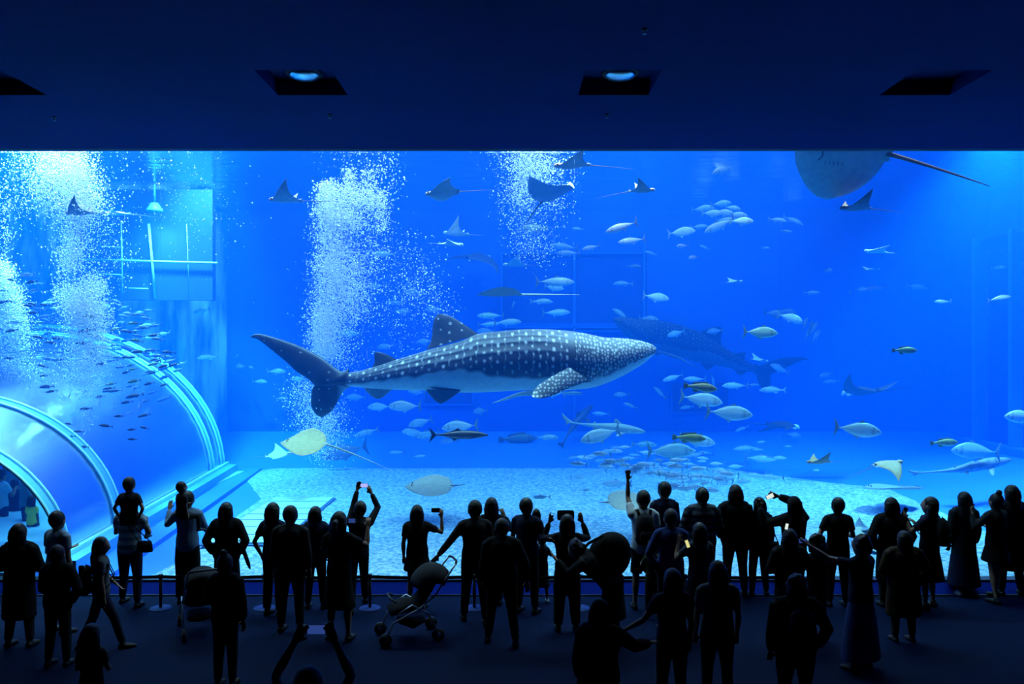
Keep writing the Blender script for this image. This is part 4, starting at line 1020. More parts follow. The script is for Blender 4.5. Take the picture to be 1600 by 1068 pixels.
# ---------------------------------------------------------------- bubble plumes
m_bub, nt, out = newmat('air_bubbles')
b = N(nt, 'ShaderNodeBsdfPrincipled'); b.inputs['Base Color'].default_value = (.95, .98, 1, 1); b.inputs['Roughness'].default_value = .25; b.inputs['Specular IOR Level'].default_value = .8
L(nt, b.outputs[0], out.inputs[0])
OCT_V = [(1,0,0),(-1,0,0),(0,1,0),(0,-1,0),(0,0,1),(0,0,-1)]; OCT_F = [(0,2,4),(2,1,4),(1,3,4),(3,0,4),(2,0,5),(1,2,5),(3,1,5),(0,3,5)]
def plume(lab, Y, blobs, seed, depth=.5):
    """blobs: (x0,y0,x1,y1,spread px,count,size px)"""
    rg = np.random.RandomState(seed); P = []; S = []
    for x0, y0, x1, y1, sp, cnt, sz in blobs:
        cnt = int(cnt*1.5); sz *= .78; t = rg.rand(cnt); cx_ = x0+(x1-x0)*t+5*np.sin(t*17+seed); cy_ = y0+(y1-y0)*t
        px = cx_+rg.normal(0, sp, cnt); py = cy_+rg.normal(0, sp*.7, cnt); py = np.maximum(py, 238)
        yy = Y+rg.normal(0, depth, cnt)
        P.append(np.stack([(px-CX)/F*yy, yy, CAMZ-(py-HZ)/F*yy], 1)); S.append(np.clip(rg.lognormal(0, .45, cnt), .3, 3)*sz*.5*Y/F)
    P = np.concatenate(P); S = np.concatenate(S); keep = (P[:, 2] < WS-.05) & (P[:, 2] > .25); P = P[keep]; S = S[keep]; n = len(P)
    V = (np.array(OCT_V)[None]*S[:, None, None]+P[:, None]).reshape(-1, 3); Fc = (np.array(OCT_F)[None]+(np.arange(n)*6)[:, None, None]).reshape(-1, 3)
    me = bpy.data.meshes.new('bubble_plume'); me.vertices.add(len(V)); me.vertices.foreach_set('co', V.ravel().astype(np.float32))
    me.loops.add(len(Fc)*3); me.loops.foreach_set('vertex_index', Fc.ravel().astype(np.int32)); me.polygons.add(len(Fc))
    me.polygons.foreach_set('loop_start', (np.arange(len(Fc))*3).astype(np.int32)); me.polygons.foreach_set('use_smooth', np.ones(len(Fc), bool)); me.materials.append(m_bub); me.update(); me.validate()
    o = bpy.data.objects.new('bubble_plume', me); C.objects.link(o); tag(o, lab, 'bubbles', kind='stuff')
plume('dense white air bubble plume rising behind the whale shark tail', 18.0, [
  (508,285,510,330,7,700,2.2),(545,262,548,300,5,260,2.0),(575,265,580,300,8,260,1.8),(520,300,590,315,14,1500,2),(505,320,560,350,14,1500,2),(590,300,600,360,6,350,1.8),
  (515,330,512,470,12,3000,1.8),(530,330,545,480,18,2400,1.7),(590,320,580,420,14,500,1.5),(540,400,540,500,24,2600,1.7),(508,480,505,560,11,3800,1.8),(520,490,525,580,20,1300,1.6),
  (480,600,510,690,20,2600,1.5),(500,620,505,720,10,900,1.4),(620,380,660,470,28,450,1.6),(650,440,690,500,20,250,1.5),(600,240,620,300,10,90,2.2),(560,235,560,270,30,160,1.6),(620,460,640,560,26,260,1.4)], 1, .45)
plume('widest bubble plume climbing to the surface beside the tan eagle ray', 17.0, [
  (75,240,130,330,26,5200,1.8),(120,240,130,330,14,2400,1.8),(130,300,110,400,16,1700,1.7),(40,240,60,330,26,900,1.7),(115,380,105,430,14,700,2.2),(145,435,140,500,12,2300,1.9),(105,450,125,500,12,2000,1.9),
  (130,470,130,600,20,4200,1.7),(150,480,150,560,14,1500,1.7),(135,560,133,700,8,900,1.5),(150,330,180,430,26,420,1.7),(300,240,330,400,40,110,1.8),(220,250,300,330,50,180,1.6)], 2, .4)
plume('bubble plume at the picture edge rising through the fusilier school', 17.6, [
  (5,410,8,460,9,1400,1.9),(12,450,25,520,13,2600,1.9),(20,510,30,620,18,2600,1.7),(40,620,30,680,12,500,1.5),(5,300,10,400,10,280,1.6)], 3, .4)
plume('short thin bubble plume under the ceiling edge near the orange backed ray', 18.6, [
  (820,236,850,260,26,1700,1.7),(820,250,815,320,16,1300,1.6),(850,270,860,330,18,500,1.5),(805,320,830,400,16,420,1.5),(850,350,840,400,22,220,1.4)], 4, .4)
# ---------------------------------------------------------------- people
m_body = simple('skin_tone', (0.22, 0.13, 0.09), 0.6, 0.1, 5, spec=0.2)
def cloth(name, col, rough=0.9): return simple(name, col, rough, 0.25, 9, bump=0.2, spec=0.08)
CL = {k: cloth('cloth_'+k, c) for k, c in dict(black=(.008,.008,.010), navy=(.01,.014,.035), charcoal=(.018,.018,.022), white=(.40,.43,.45), lightblue=(.14,.2,.28), grey=(.08,.08,.09), denim=(.02,.03,.06),
     brown=(.03,.018,.012), olive=(.03,.035,.02), red=(.05,.01,.012), knit=(.05,.055,.065), blue=(.02,.035,.13), cream=(.12,.12,.10)).items()}
# striped jersey
def stripe(name, c0, c1, sc_):
    m, nt, out = newmat(name); b = N(nt, 'ShaderNodeBsdfPrincipled'); b.inputs['Roughness'].default_value = .9; b.inputs['Specular IOR Level'].default_value = .08
    tc = N(nt, 'ShaderNodeTexCoord'); sp_ = N(nt, 'ShaderNodeSeparateXYZ'); L(nt, tc.outputs['Object'], sp_.inputs[0])
    L(nt, mixc(nt, mathn(nt, 'GREATER_THAN', mathn(nt, 'SINE', mathn(nt, 'MULTIPLY', sp_.outputs[2], sc_)), 0.0), c0, c1), b.inputs['Base Color']); L(nt, b.outputs[0], out.inputs[0]); return m
CL['stripe'] = stripe('striped_jersey', (.10,.14,.17), (.30,.36,.40), 52)
CL['stripe_dark'] = stripe('striped_jacket', (.01,.012,.02), (.07,.075,.09), 58)
m_hair = simple('dark_hair', (0.008, 0.006, 0.006), 0.6, 0.3, 30, spec=0.25)
m_shoe = simple('shoe_leather', (0.015, 0.014, 0.015), 0.6, 0.2, 10, spec=0.2)
m_shoew = simple('pale_sneaker', (0.25, 0.27, 0.3), 0.6, 0.2, 10, spec=0.2)
m_metal = simple('brushed_metal', (0.35, 0.37, 0.4), 0.35, 0.1, 10, metal=0.8)
m_plastic = simple('black_plastic', (0.01, 0.01, 0.012), 0.45, 0.1, 10, spec=0.3)
BAKE = []   # (object, voxel, smoothing)
ARM = dict(  # upper direction, forearm direction for the +x side
 down=((.16, .02, -1), (.08, .16, -1)), relaxed=((.2, -.03, -1), (.0, .25, -1)), hips=((.5, -.12, -.9), (-.42, .12, -.85)), front=((.34, .12, -1), (-.5, .75, .12)),
 low=((.25, .15, -1), (-.35, .65, -.6)), phone=((.42, .5, -.65), (-.38, .4, .95)), high=((.55, .45, .55), (-.35, .2, 1)), vhigh=((.4, .2, 1), (-.15, .1, 1)),
 wave=((.85, .2, .1), (.05, .15, 1)), face=((.35, .5, -.75), (-.5, .25, 1)), push=((.55, .15, -.9), (.75, .2, -.6)), point=((.5, .8, .1), (.1, .9, .6)), hold=((.3, .3, -.9), (-.45, .6, .5)),
 ankle=((.45, .2, -.75), (-.25, .3, -.25)))
def nz_(v): return Vector(v).normalized()
def hand(mb, wr, d, sidev, h, curl=.35, spread=1.0, mir=1):
    """palm, four fingers and a thumb, grown from the wrist along d"""
    d = nz_(d); s_ = (Vector(sidev)-d*Vector(sidev).dot(d)).normalized(); nrm = d.cross(s_).normalized()
    k = h/1.7; pal = wr+d*.055*k
    mb.tube([wr-d*.02*k, wr+d*.02*k, pal, wr+d*.092*k], [(.024*k, .020*k), (.034*k, .018*k), (.042*k, .017*k), (.040*k, .014*k)], 8, side=s_)
    for i, (o, ln) in enumerate(((-.031, .070), (-.0105, .080), (.0105, .075), (.031, .058))):
        b0 = wr+d*.085*k+s_*o*k; dd = (d+s_*o*7*spread).normalized(); P = [b0]
        for j, f in enumerate((.45, .3, .25)):
            dd = (dd+nrm*curl*(.5+.4*j)*mir).normalized(); P.append(P[-1]+dd*ln*f*k)
        mb.tube(P, [.0098*k, .0095*k, .0085*k, .0065*k], 6)
    b0 = wr+d*.025*k-s_*.028*k; P = [b0, b0+(d*.5-s_*.85+nrm*.2*mir).normalized()*.032*k]; P.append(P[-1]+(d*.9-s_*.3+nrm*.4*mir).normalized()*.035*k)
    mb.tube(P, [.013*k, .011*k, .008*k], 6)
def make_person(h=1.7, px=0, fy=950, xoff=0, yaw=0, armL='down', armR='down', head=(0, 0), lean=(0, 0), bend=0, hair='short', top='tee', tc='black', bot='trousers', bc='charcoal', build=1.0,
                stance=.1, stride=0.0, shoes='dark', label='', group=None, child=False, curl=.35, at_xyz=None, seated=False, vox=.0145):
    hh = h; hs = (1.42 if child else 1.17); build *= .93; stance *= .62
    if at_xyz is None:
        Y = 4800.0/(fy-HZ); X = (px-CX)/F*Y; loc = (X, Y, 0)
    else: loc = at_xyz
    root = empty('person', loc, math.radians(yaw)); tag(root, label, 'person', group)
    b = MB(); W = build*(.93 if top in ('dress',) else 1)
    # joints (z up, +y forward, +x the figure's right)
    def J(x, y, z): return Vector((x*hh, y*hh, z*hh))
    hipz, shz = (.50, .80) if child else (.52, .815)
    kneez = .27; bd = math.radians(bend)
    hip = J(0, 0, hipz); zz = (shz-hipz)*hh
    up = Vector((lean[0], math.sin(bd)+lean[1], math.cos(bd))).normalized()
    side = Vector((1, 0, 0)); side = (side-up*side.dot(up)).normalized(); fwd = up.cross(side)*-1
    if fwd.y < 0 and bend < 80: fwd = -fwd
    sh = hip+up*zz; wsh = .108*hh*W*(.9 if child else 1)
    # torso
    T_ = [(-.05, .082, .058), (0, .094, .066), (.05, .092, .064), (.12, .080, .055), (.19, .088, .06), (.25, .096, .062), (.285, .085, .052), (.31, .045, .038)]
    sct = zz/(.295*hh)
    def torso(mb, infl, z0=-1, z1=9, seg=14, ex=1.0):
        P = []; Rr = []
        for t, a, c in T_:
            if t < z0 or t > z1: continue
            P.append(hip+up*(t*hh*sct)); Rr.append((a*hh*W*ex+infl, c*hh*(W*.5+.5)*ex+infl))
        mb.tube(P, Rr, seg, side=side)
    torso(b, 0)
    nk = sh+up*.005*hh; hx, hp = head
    hdir = (up*.9+fwd*math.sin(math.radians(hp))*-.25+Vector((0, 0, .15))).normalized()
    hc = nk+hdir*(.055*hh)+up*0 ; hc = nk+hdir*.098*hh*(1 if not child else 1.16)
    b.tube([sh-up*.03*hh, nk+hdir*.03*hh, hc-hdir*.02*hh], [(.036*hh, .036*hh), (.031*hh, .032*hh), (.03*hh, .032*hh)], 10)
    Mh = Matrix.Rotation(math.radians(-hx), 4, 'Z') @ Matrix.Rotation(math.radians(hp), 4, 'X')
    s = hh*hs
    def HP(x, y, z): return hc+(Mh @ Vector((x*s, y*s, z*s)))
    hr = (.046*s, .056*s, .066*s)
    b.ball(hc, hr, 14, 10, Mh)
    b.ball(HP(0, .012, -.035), (.033*s, .036*s, .036*s), 10, 8, Mh)          # jaw
    b.ball(HP(0, .058, -.010), (.0075*s, .011*s, .016*s), 8, 6, Mh)           # nose
    b.ball(HP(0, .046, -.036), (.016*s, .008*s, .005*s), 8, 6, Mh)            # mouth
    b.ball(HP(0, .050, .012), (.030*s, .008*s, .006*s), 8, 6, Mh)             # brow
    for sg in (-1, 1):
        b.ball(HP(sg*.019, .048, .0), (.008*s, .006*s, .006*s), 8, 6, Mh)
        b.ball(HP(sg*.047, -.002, -.004), (.006*s, .012*s, .020*s), 8, 6, Mh) # ear
    # arms
    AR = {}
    for sg, pose in ((-1, armL), (1, armR)):
        u, f = ARM[pose] if isinstance(pose, str) else pose[:2]
        s0 = sh-up*.022*hh+side*(sg*wsh*.92)
        def D(v): return (side*(v[0]*sg)+Vector((0, 1, 0))*v[1]+Vector((0, 0, 1))*v[2]).normalized()
        du, dff = D(u), D(f); ka = .93 if child else 1
        el = s0+du*.168*hh*ka; wr = el+dff*.145*hh*ka
        b.tube([s0-du*.01*hh, s0+du*.04*hh, s0.lerp(el, .6), el, el+dff*.04*hh, wr], [.033*hh, .030*hh, .025*hh, .0215*hh, .023*hh, .0145*hh], 9)
        sv = side*sg if abs(dff.dot(side)) < .8 else Vector((0, 0, 1))
        hand(b, wr, dff, sv, hh*(.9 if child else 1), curl=curl, mir=1)
        AR[sg] = (s0, el, wr, dff)
    # legs
    LG = {}
    for sg in (-1, 1):
        hj = hip+side*0+Vector((sg*.05*hh*W, 0, -.01*hh)); fx = sg*(.045+stance*.5)*hh
        if seated:
            kn = hj+Vector((sg*.05*hh, .2*hh, -.02*hh)); an = kn+Vector((0, .02*hh, -.2*hh)); ft = an
        else:
            an = Vector((fx, sg*stride*hh*.5, .045*hh)); kn = hj.lerp(an, .5)+Vector((0, .012*hh+(.03*hh*abs(stride)), 0))
        b.tube([hj+Vector((0, 0, .03*hh)), hj, hj.lerp(kn, .5), kn, kn.lerp(an, .35), kn.lerp(an, .75), an, an-Vector((0, 0, .02*hh))],
               [.045*hh, .053*hh*W, .044*hh*W, .031*hh, .032*hh, .021*hh, .018*hh, .019*hh], 10)
        b.tube([an+Vector((0, -.025*hh, -.025*hh)), an+Vector((0, .03*hh, -.022*hh)), an+Vector((0, .1*hh, -.03*hh))], [(.02*hh, .018*hh), (.024*hh, .018*hh), (.024*hh, .01*hh)], 8, side=(1, 0, 0))
        LG[sg] = (hj, kn, an)
    o = b.build('body', m_body, root); BAKE.append((o, vox, 3))
    # hair
    hb = MB()
    hb.ball(HP(0, -.010, .012), (.052*s, .057*s, .062*s), 12, 9, Mh)
    if hair in ('bob', 'hood', 'long', 'pony', 'curly'):
        hb.tube([HP(0, -.022, .03), HP(0, -.024, -.02), HP(0, -.022, -.075 if hair != 'curly' else -.05)], [(.052*s, .042*s), (.062*s, .044*s), (.058*s, .034*s)], 12, side=Mh @ Vector((1, 0, 0)))
    if hair == 'long': hb.tube([HP(0, -.022, -.03), HP(0, -.04, -.09), hc-up*.17*hh-fwd*.06*hh, hc-up*.24*hh-fwd*.07*hh], [(.058*s, .036*s), (.058*s, .028*s), (.055*s, .022*s), (.035*s, .012*s)], 12, side=side)
    if hair == 'pony': hb.tube([HP(0, -.05, .01), HP(0, -.085, -.005), HP(0, -.095, -.05), HP(0, -.08, -.11)], [.014*s, .022*s, .022*s, .008*s], 8)
    if hair == 'bun': hb.ball(HP(0, -.03, .08), .024*s, 8, 6)
    if hair == 'curly':
        rr = random.Random(5)
        for q in range(16):
            a = rr.uniform(0, 6.28); e = rr.uniform(-.5, 1.3); hb.ball(HP(.05*math.cos(a)*math.cos(e), -.015+.05*math.sin(a)*math.cos(e)*(1 if math.sin(a) < 0 else .4), .012+.055*math.sin(e)), .017*s, 6, 5)
    if hair == 'cap': hb.tube([HP(0, .03, .03), HP(0, .09, .022)], [(.045*s, .006*s), (.03*s, .005*s)], 8, side=Mh @ Vector((1, 0, 0)))
    o = hb.build('hair' if hair != 'hood' else 'hood', m_hair if hair != 'hood' else CL[tc], root); BAKE.append((o, .012, 2))
    # top
    t = MB(); g = .012*hh
    longs = top in ('shirt', 'jacket', 'coat', 'hoodie')
    lo = {'tee': -.02, 'shirt': -.03, 'jacket': -.04, 'hoodie': -.04, 'coat': -.05, 'dress': -.05, 'cardigan': -.04, 'tank': -.02}[top]
    bulk = {'jacket': .010, 'coat': .012, 'hoodie': .010}.get(top, 0)*hh
    torso(t, g+bulk, lo-.04, 9, ex=1.02)
    if top in ('jacket', 'hoodie', 'cardigan', 'shirt'):
        t.tube([hip-up*.055*hh, hip+up*.06*hh], [(.100*hh*W+bulk, .070*hh+bulk), (.094*hh*W+bulk, .066*hh+bulk)], 14, side=side)
    if top in ('coat', 'dress'):
        ln = .28 if top == 'coat' else .26
        t.tube([hip+Vector((0, 0, .06*hh)), hip, hip-Vector((0, 0, .12*hh)), hip-Vector((0, 0, ln*hh))], [(.086*hh*W+bulk, .06*hh+bulk), (.102*hh*W+bulk, .074*hh+bulk), (.115*hh*W+bulk, .088*hh), (.145*hh*W if top == 'dress' else .125*hh*W, .11*hh)], 16, side=(1, 0, 0))
    for sg in (-1, 1):
        s0, el, wr, dff = AR[sg]
        pts = [s0-(el-s0)*.12, s0, s0.lerp(el, .62)]; rr_ = [.036*hh+bulk, .041*hh+bulk, .035*hh+bulk]
        if longs: pts += [el, el.lerp(wr, .5), wr.lerp(el, .06)]; rr_ += [.032*hh+bulk, .029*hh+bulk, .023*hh+bulk*.6]
        if top != 'tank': t.tube(pts, rr_, 10)
        t.tube([sh+up*.018*hh, s0+up*.012*hh], [.03*hh+bulk, .034*hh+bulk], 10)
    if top == 'hoodie' or hair == 'hood': t.ball(sh+up*.02*hh-fwd*.045*hh, (.06*hh, .035*hh, .04*hh), 10, 8)
    o = t.build({'tee': 'tee_shirt', 'shirt': 'shirt', 'jacket': 'jacket', 'hoodie': 'hooded_jacket', 'coat': 'coat', 'dress': 'dress', 'cardigan': 'cardigan', 'tank': 'sleeveless_top'}[top], CL[tc], root); BAKE.append((o, .019, 4))
    # bottom
    if top != 'dress':
        q = MB()
        q.tube([hip+up*.05*hh, hip, hip-Vector((0, 0, .05*hh))], [(.092*hh*W, .066*hh), (.102*hh*W, .073*hh), (.09*hh*W, .07*hh)], 14, side=(1, 0, 0))
        if bot in ('trousers', 'wide', 'shorts'):
            for sg in (-1, 1):
                hj, kn, an = LG[sg]; wk = 1.25 if bot == 'wide' else 1.0
                P = [hj+Vector((0, 0, .02*hh)), hj, hj.lerp(kn, .5), kn]; Rr = [.054*hh*W, .060*hh*W, .052*hh*W*wk, .042*hh*wk]
                if bot != 'shorts': P += [kn.lerp(an, .5), an+Vector((0, 0, .012*hh))]; Rr += [.038*hh*wk, .032*hh*wk]
                else: P[-1] = hj.lerp(kn, .9); Rr[-1] = .052*hh
                q.tube(P, Rr, 10)
        elif bot in ('skirt', 'longskirt', 'miniskirt'):
            ln = {'skirt': .26, 'longskirt': .43, 'miniskirt': .15}[bot]; fl = {'skirt': .15, 'longskirt': .17, 'miniskirt': .135}[bot]
            q.tube([hip+Vector((0, 0, .06*hh)), hip, hip-Vector((0, 0, ln*.4*hh)), hip-Vector((0, 0, ln*hh))], [(.082*hh*W, .06*hh), (.103*hh*W, .075*hh), ((.103+fl)/2*hh*W, .095*hh), (fl*hh*W, .12*hh)], 18, side=(1, 0, 0))
        o = q.build({'trousers': 'trousers', 'wide': 'trousers', 'shorts': 'shorts'}.get(bot, 'skirt'), CL[bc], root); BAKE.append((o, .019, 3))
    for sg in (-1, 1):
        hj, kn, an = LG[sg]; m = MB()
        m.tube([an+Vector((0, -.038*hh, -.024*hh)), an+Vector((0, -.02*hh, -.02*hh)), an+Vector((0, .04*hh, -.024*hh)), an+Vector((0, .09*hh, -.031*hh)), an+Vector((0, .112*hh, -.034*hh))],
               [(.016*hh, .017*hh), (.026*hh, .024*hh), (.030*hh, .021*hh), (.030*hh, .014*hh), (.014*hh, .009*hh)], 10, side=(1, 0, 0))
        m.tube([an+Vector((0, 0, .015*hh)), an+Vector((0, 0, -.02*hh))], [.024*hh, .026*hh], 10)
        m.build('shoe', m_shoew if shoes == 'pale' else m_shoe, root, True)
    return root, dict(hip=hip, sh=sh, arm=AR, leg=LG, head=hc, up=up, fwd=fwd, h=hh)
def W2(root, p): return Matrix.Translation(root.location) @ Matrix.Rotation(root.rotation_euler.z, 4, 'Z') @ Vector(p)
m_screen = emis('phone_screen_violet', (.35, .38, .95), 1.3); m_screen_b = emis('phone_screen_blue', (.06, .14, .6), .35); m_screen_y = emis('phone_screen_yellow', (.8, .75, .3), .9); m_screen_w = emis('phone_screen_pale', (.75, .85, .75), 1.0)
def phone(P, lab, size=(.075, .15), land=True, face=(0, -1, 0), tilt=0, scr=None, name='phone'):
    w_, h_ = (size[1], size[0]) if land else size
    r = empty(name, P); b = MB(); n = 10; pts = []
    for k in range(20):
        a = 2*math.pi*k/20; c_, s_ = math.cos(a), math.sin(a)
        pts.append((w_/2*math.copysign(abs(c_)**.3, c_), h_/2*math.copysign(abs(s_)**.3, s_)))
    b.prism(pts, .009); b.build('case', m_plastic, r)
    MB().box((-w_/2*.86, -.0062, -h_/2*.86), (w_/2*.86, -.005, h_/2*.86)).build('screen', scr or m_plastic, r)
    MB().tube([(w_*.36, .004, h_*.3), (w_*.36, .008, h_*.3)], .006, 10).build('lens', m_metal, r)
    r.rotation_euler = Matrix.Rotation(math.radians(tilt), 4, 'Y').to_euler()
    if face != (0, -1, 0): r.rotation_euler = Vector(face).to_track_quat('-Y', 'Z').to_euler()
    tag(r, lab, 'phone' if name == 'phone' else name); return r
def backpack(pr, lab, mat, w_=.3, h_=.42, d_=.16, dz=-.02):
    root, K = pr; h = K['h']; c = W2(root, K['sh']-K['up']*(h_/2-.03)-K['fwd']*(.13*h/1.7+d_/2-.02)+Vector((0, 0, dz)))
    r = empty('backpack', c); r.rotation_euler = root.rotation_euler
    b = MB(); b.tube([(0, 0, -h_/2), (0, -.01, -h_/2+.04), (0, -.02, 0), (0, 0, h_/2-.06), (0, .02, h_/2)], [(w_*.42, d_*.4), (w_*.5, d_*.52), (w_*.5, d_*.55), (w_*.42, d_*.45), (w_*.2, d_*.2)], 14, side=(1, 0, 0)); b.build('bag_body', mat, r, True)
    MB().tube([(0, -d_*.5, -h_*.4), (0, -d_*.62, -h_*.2), (0, -d_*.5, 0)], [(w_*.3, .02), (w_*.34, .035), (w_*.3, .02)], 10, side=(1, 0, 0)).build('pocket', mat, r, True)
    for sg in (-1, 1):
        P = [(sg*w_*.28, d_*.3, h_/2-.05), (sg*w_*.34, d_*.6+.02, h_/2+.045), (sg*w_*.42, d_*.6+.16, h_/2+.02), (sg*w_*.46, d_*.6+.24, 0), (sg*w_*.46, d_*.6+.12, -h_*.36), (sg*w_*.4, d_*.3, -h_*.4)]
        MB().tube(P, [(.022, .007)]*6, 6).build('strap', CL['black'], r, True)
    MB().tube([(-.03, 0, h_/2-.01), (0, 0, h_/2+.025), (.03, 0, h_/2-.01)], .006, 6).build('handle', CL['black'], r)
    tag(r, lab, 'backpack'); return r
def handbag(P, lab, mat, w_=.26, h_=.2, d_=.1, rz=0, strap=.25, strap_to=None):
    r = empty('handbag', P, rz); MB().tube([(0, 0, -h_/2), (0, 0, -h_/2+.02), (0, 0, h_*.2), (0, 0, h_/2)], [(w_*.46, d_*.42), (w_*.5, d_*.5), (w_*.46, d_*.42), (w_*.4, d_*.12)], 14, side=(1, 0, 0)).build('bag_body', mat, r, True)
    top_ = Vector(strap_to)-Vector(P) if strap_to is not None else Vector((0, 0, h_/2+strap))
    Mi = Matrix.Rotation(-rz, 4, 'Z'); top_ = Mi @ top_
    MB().tube([(-w_*.36, 0, h_*.42), Vector((-w_*.3, 0, h_*.42)).lerp(top_, .6), top_, Vector((w_*.3, 0, h_*.42)).lerp(top_, .6), (w_*.36, 0, h_*.42)], .009, 6).build('strap', CL['black'], r, True)
    tag(r, lab, 'handbag'); return r
def handpt(pr, sg, ext=.09): s0, el, wr, d = pr[1]['arm'][sg]; return W2(pr[0], wr+d*ext*pr[1]['h']/1.7)
def between(pr, ext=.09, dz=0, dy=0): return (handpt(pr, -1, ext)+handpt(pr, 1, ext))/2+Vector((0, dy, dz))
# ---------------------------------------------------------------- the crowd, from the window towards the camera
def shoulder(pr, sg): return W2(pr[0], pr[1]['arm'][sg][0])
p = make_person(h=1.66, px=30, fy=1010, hair='bob', top='coat', tc='black', bot='trousers', armL='front', armR='front', stance=.14, build=1.12, label='woman-shaped dark silhouette in a long black coat with bobbed hair at the picture edge')
p[0]['label'] = 'person with bobbed hair in a wide black coat, standing alone by the picture edge'
make_person(h=1.73, px=90, fy=989, yaw=-25, hair='short', top='tee', tc='lightblue', armL='front', armR='down', build=1.1, head=(-18, 0), label='person in a pale blue shirt turning towards the glass, behind a dark figure')
p = make_person(h=1.53, px=90, fy=1040, hair='short', top='jacket', tc='black', bot='trousers', armL='low', armR='hips', build=1.05, label='person in black jacket hiding most of the pale blue shirt wearer')
phone(handpt(p, -1, .09), 'tiny lit phone held low between the two dark figures at the edge', scr=m_screen_w, size=(.03, .05))
p4 = make_person(h=1.50, px=158, fy=1014, yaw=-62, hair='long', top='tee', tc='grey', bot='trousers', bc='navy', armL='low', armR='down', head=(14, -8), stance=.06, stride=.34, label='person with long hair in grey top looking up at the fish in profile')
phone(at(127, 890, 10.1), 'dark phone held out by the long haired person in profile', size=(.07, .12), land=False)
backpack(p4, 'dark backpack on the long haired person in profile', CL['black'], .26, .36, .16, -.12)
p5 = make_person(h=1.72, px=203, fy=945, hair='short', top='tee', tc='stripe', bot='trousers', bc='navy', armL='hold', armR='hold', stance=.17, stride=-.12, build=1.12, label='person in striped jersey carrying a child on the shoulders')
handbag(at(226, 853, 11.85), 'black hip bag at the waist of the striped jersey wearer', CL['black'], .26, .17, .12, strap_to=at(186, 800, 11.85))
c5 = make_person(h=1.30, at_xyz=at(202, 812, 11.93)-Vector((0, 0, 1.30*.5)), child=True, hair='cap', top='tee', tc='charcoal', bot='shorts', bc='navy', seated=True, armL='hips', armR='hips', build=1.15, head=(-10, 0), label='small child sitting on the shoulders of the striped jersey wearer')
make_person(h=1.22, px=143, fy=1166, child=True, hair='bob', top='tee', tc='brown', armL='front', armR='front', label='child seen from behind at the bottom edge near the profile figure')
p7 = make_person(h=1.77, px=293, fy=942, yaw=10, hair='short', top='shirt', tc='lightblue', bot='wide', bc='black', armL=((.45, .4, -.5), (.0, .5, .9)), armR='hold', stance=.05, label='person in pale shirt lifting a baby beside the glass', head=(0, -6))
make_person(h=1.0, at_xyz=at(284, 806, 11.8)-Vector((0, 0, .48)), child=True, yaw=-40, hair='short', top='tee', tc='charcoal', bot='trousers', seated=True, armL='front', armR='down', label='baby held up high against the pale shirt wearer', build=1.3)
p8 = make_person(h=1.66, px=354, fy=953, hair='long', top='jacket', tc='black', bot='trousers', bc='charcoal', armL='hips', armR='hips', stride=.2, build=1.1, label='person with long hair, elbows out and a rolled umbrella hanging from the arm')
u = empty('umbrella', at(383, 868, 11.75)); MB().tube([(-.06, 0, .17), (-.03, 0, .1), (.05, 0, -.12), (.075, 0, -.2)], [.012, .032, .03, .012], 10).build('canopy', CL['black'], u, True)
MB().tube([(-.06, 0, .17), (-.085, 0, .24), (-.12, 0, .25), (-.13, 0, .21)], .009, 8).build('handle', m_plastic, u, True); tag(u, 'rolled black umbrella hanging beside the long haired person near the first rope post', 'umbrella')
make_person(h=1.58, px=352, fy=1072, hair='bun', top='jacket', tc='black', bot='trousers', bc='charcoal', armL='front', armR='relaxed', stance=.03, build=.98, label='person in black walking in front of the dark stroller')
make_person(h=1.70, px=427, fy=961, yaw=-12, hair='bob', top='cardigan', tc='navy', bot='trousers', bc='black', armL='hips', armR='front', stance=.04, label='person with round bobbed hair at the start of the standing trio')
make_person(h=1.79, px=454, fy=986, hair='short', top='shirt', tc='charcoal', bot='trousers', bc='black', armL='relaxed', armR='relaxed', build=1.15, stance=.1, label='tall person in dark shirt in the centre of the trio')
make_person(h=1.58, px=493, fy=950, hair='bob', top='hoodie', tc='navy', bot='trousers', bc='black', armL='relaxed', armR='relaxed', build=1.05, label='person with chin length hair and hooded jacket closing the trio')
p13 = make_person(h=1.77, px=530, fy=1000, yaw=-8, hair='pony', top='dress', tc='black', armL='phone', armR=((.4, .5, -.35), (-.1, .45, 1)), build=1.08, head=(0, -10), curl=.6, label='person in a long flared black dress holding a camera up')
phone(between(p13, .1, .02, .03), 'small camera held up by the person in the flared dress', size=(.07, .11), scr=m_screen_b)
p14 = make_person(h=1.66, px=560, fy=950, yaw=16, hair='short', top='shirt', tc='charcoal', bot='trousers', bc='black', armL=((-.25, .35, .9), (-.25, .2, 1)), armR=((.35, .3, .55), (-.45, .3, 1)), curl=.55, lean=(.04, 0), stride=.3, label='person stretching both arms overhead to film with a lit phone')
phone(between(p14, .1, .0, .02), 'violet lit phone held overhead by both stretched arms', size=(.07, .14), scr=m_screen)
p15 = make_person(h=1.60, px=652, fy=950, hair='long', top='cardigan', tc='black', bot='miniskirt', bc='black', armL='relaxed', armR=((.75, .4, -.45), (-.05, .2, 1)), build=1.1, curl=.6, label='person with straight long hair filming alone above the stroller')
phone(handpt(p15, 1, .09)+Vector((-.09, .02, .02)), 'dark phone raised beside the straight haired head', size=(.07, .14))
p16 = make_person(h=1.80, px=742, fy=973, yaw=8, hair='cap', top='shirt', tc='charcoal', bot='trousers', bc='black', armL=((.62, .1, -.8), (.7, .1, -.85)), armR='relaxed', build=1.12, stance=.12, stride=-.15, label='tall person in cap reaching back to a stroller handle')
make_person(h=1.68, px=768, fy=944, hair='bob', top='shirt', tc='black', bot='trousers', armL='front', armR=((.5, .4, -.6), (-.5, .3, .9)), label='person with hand at the chin half hidden behind the capped one')
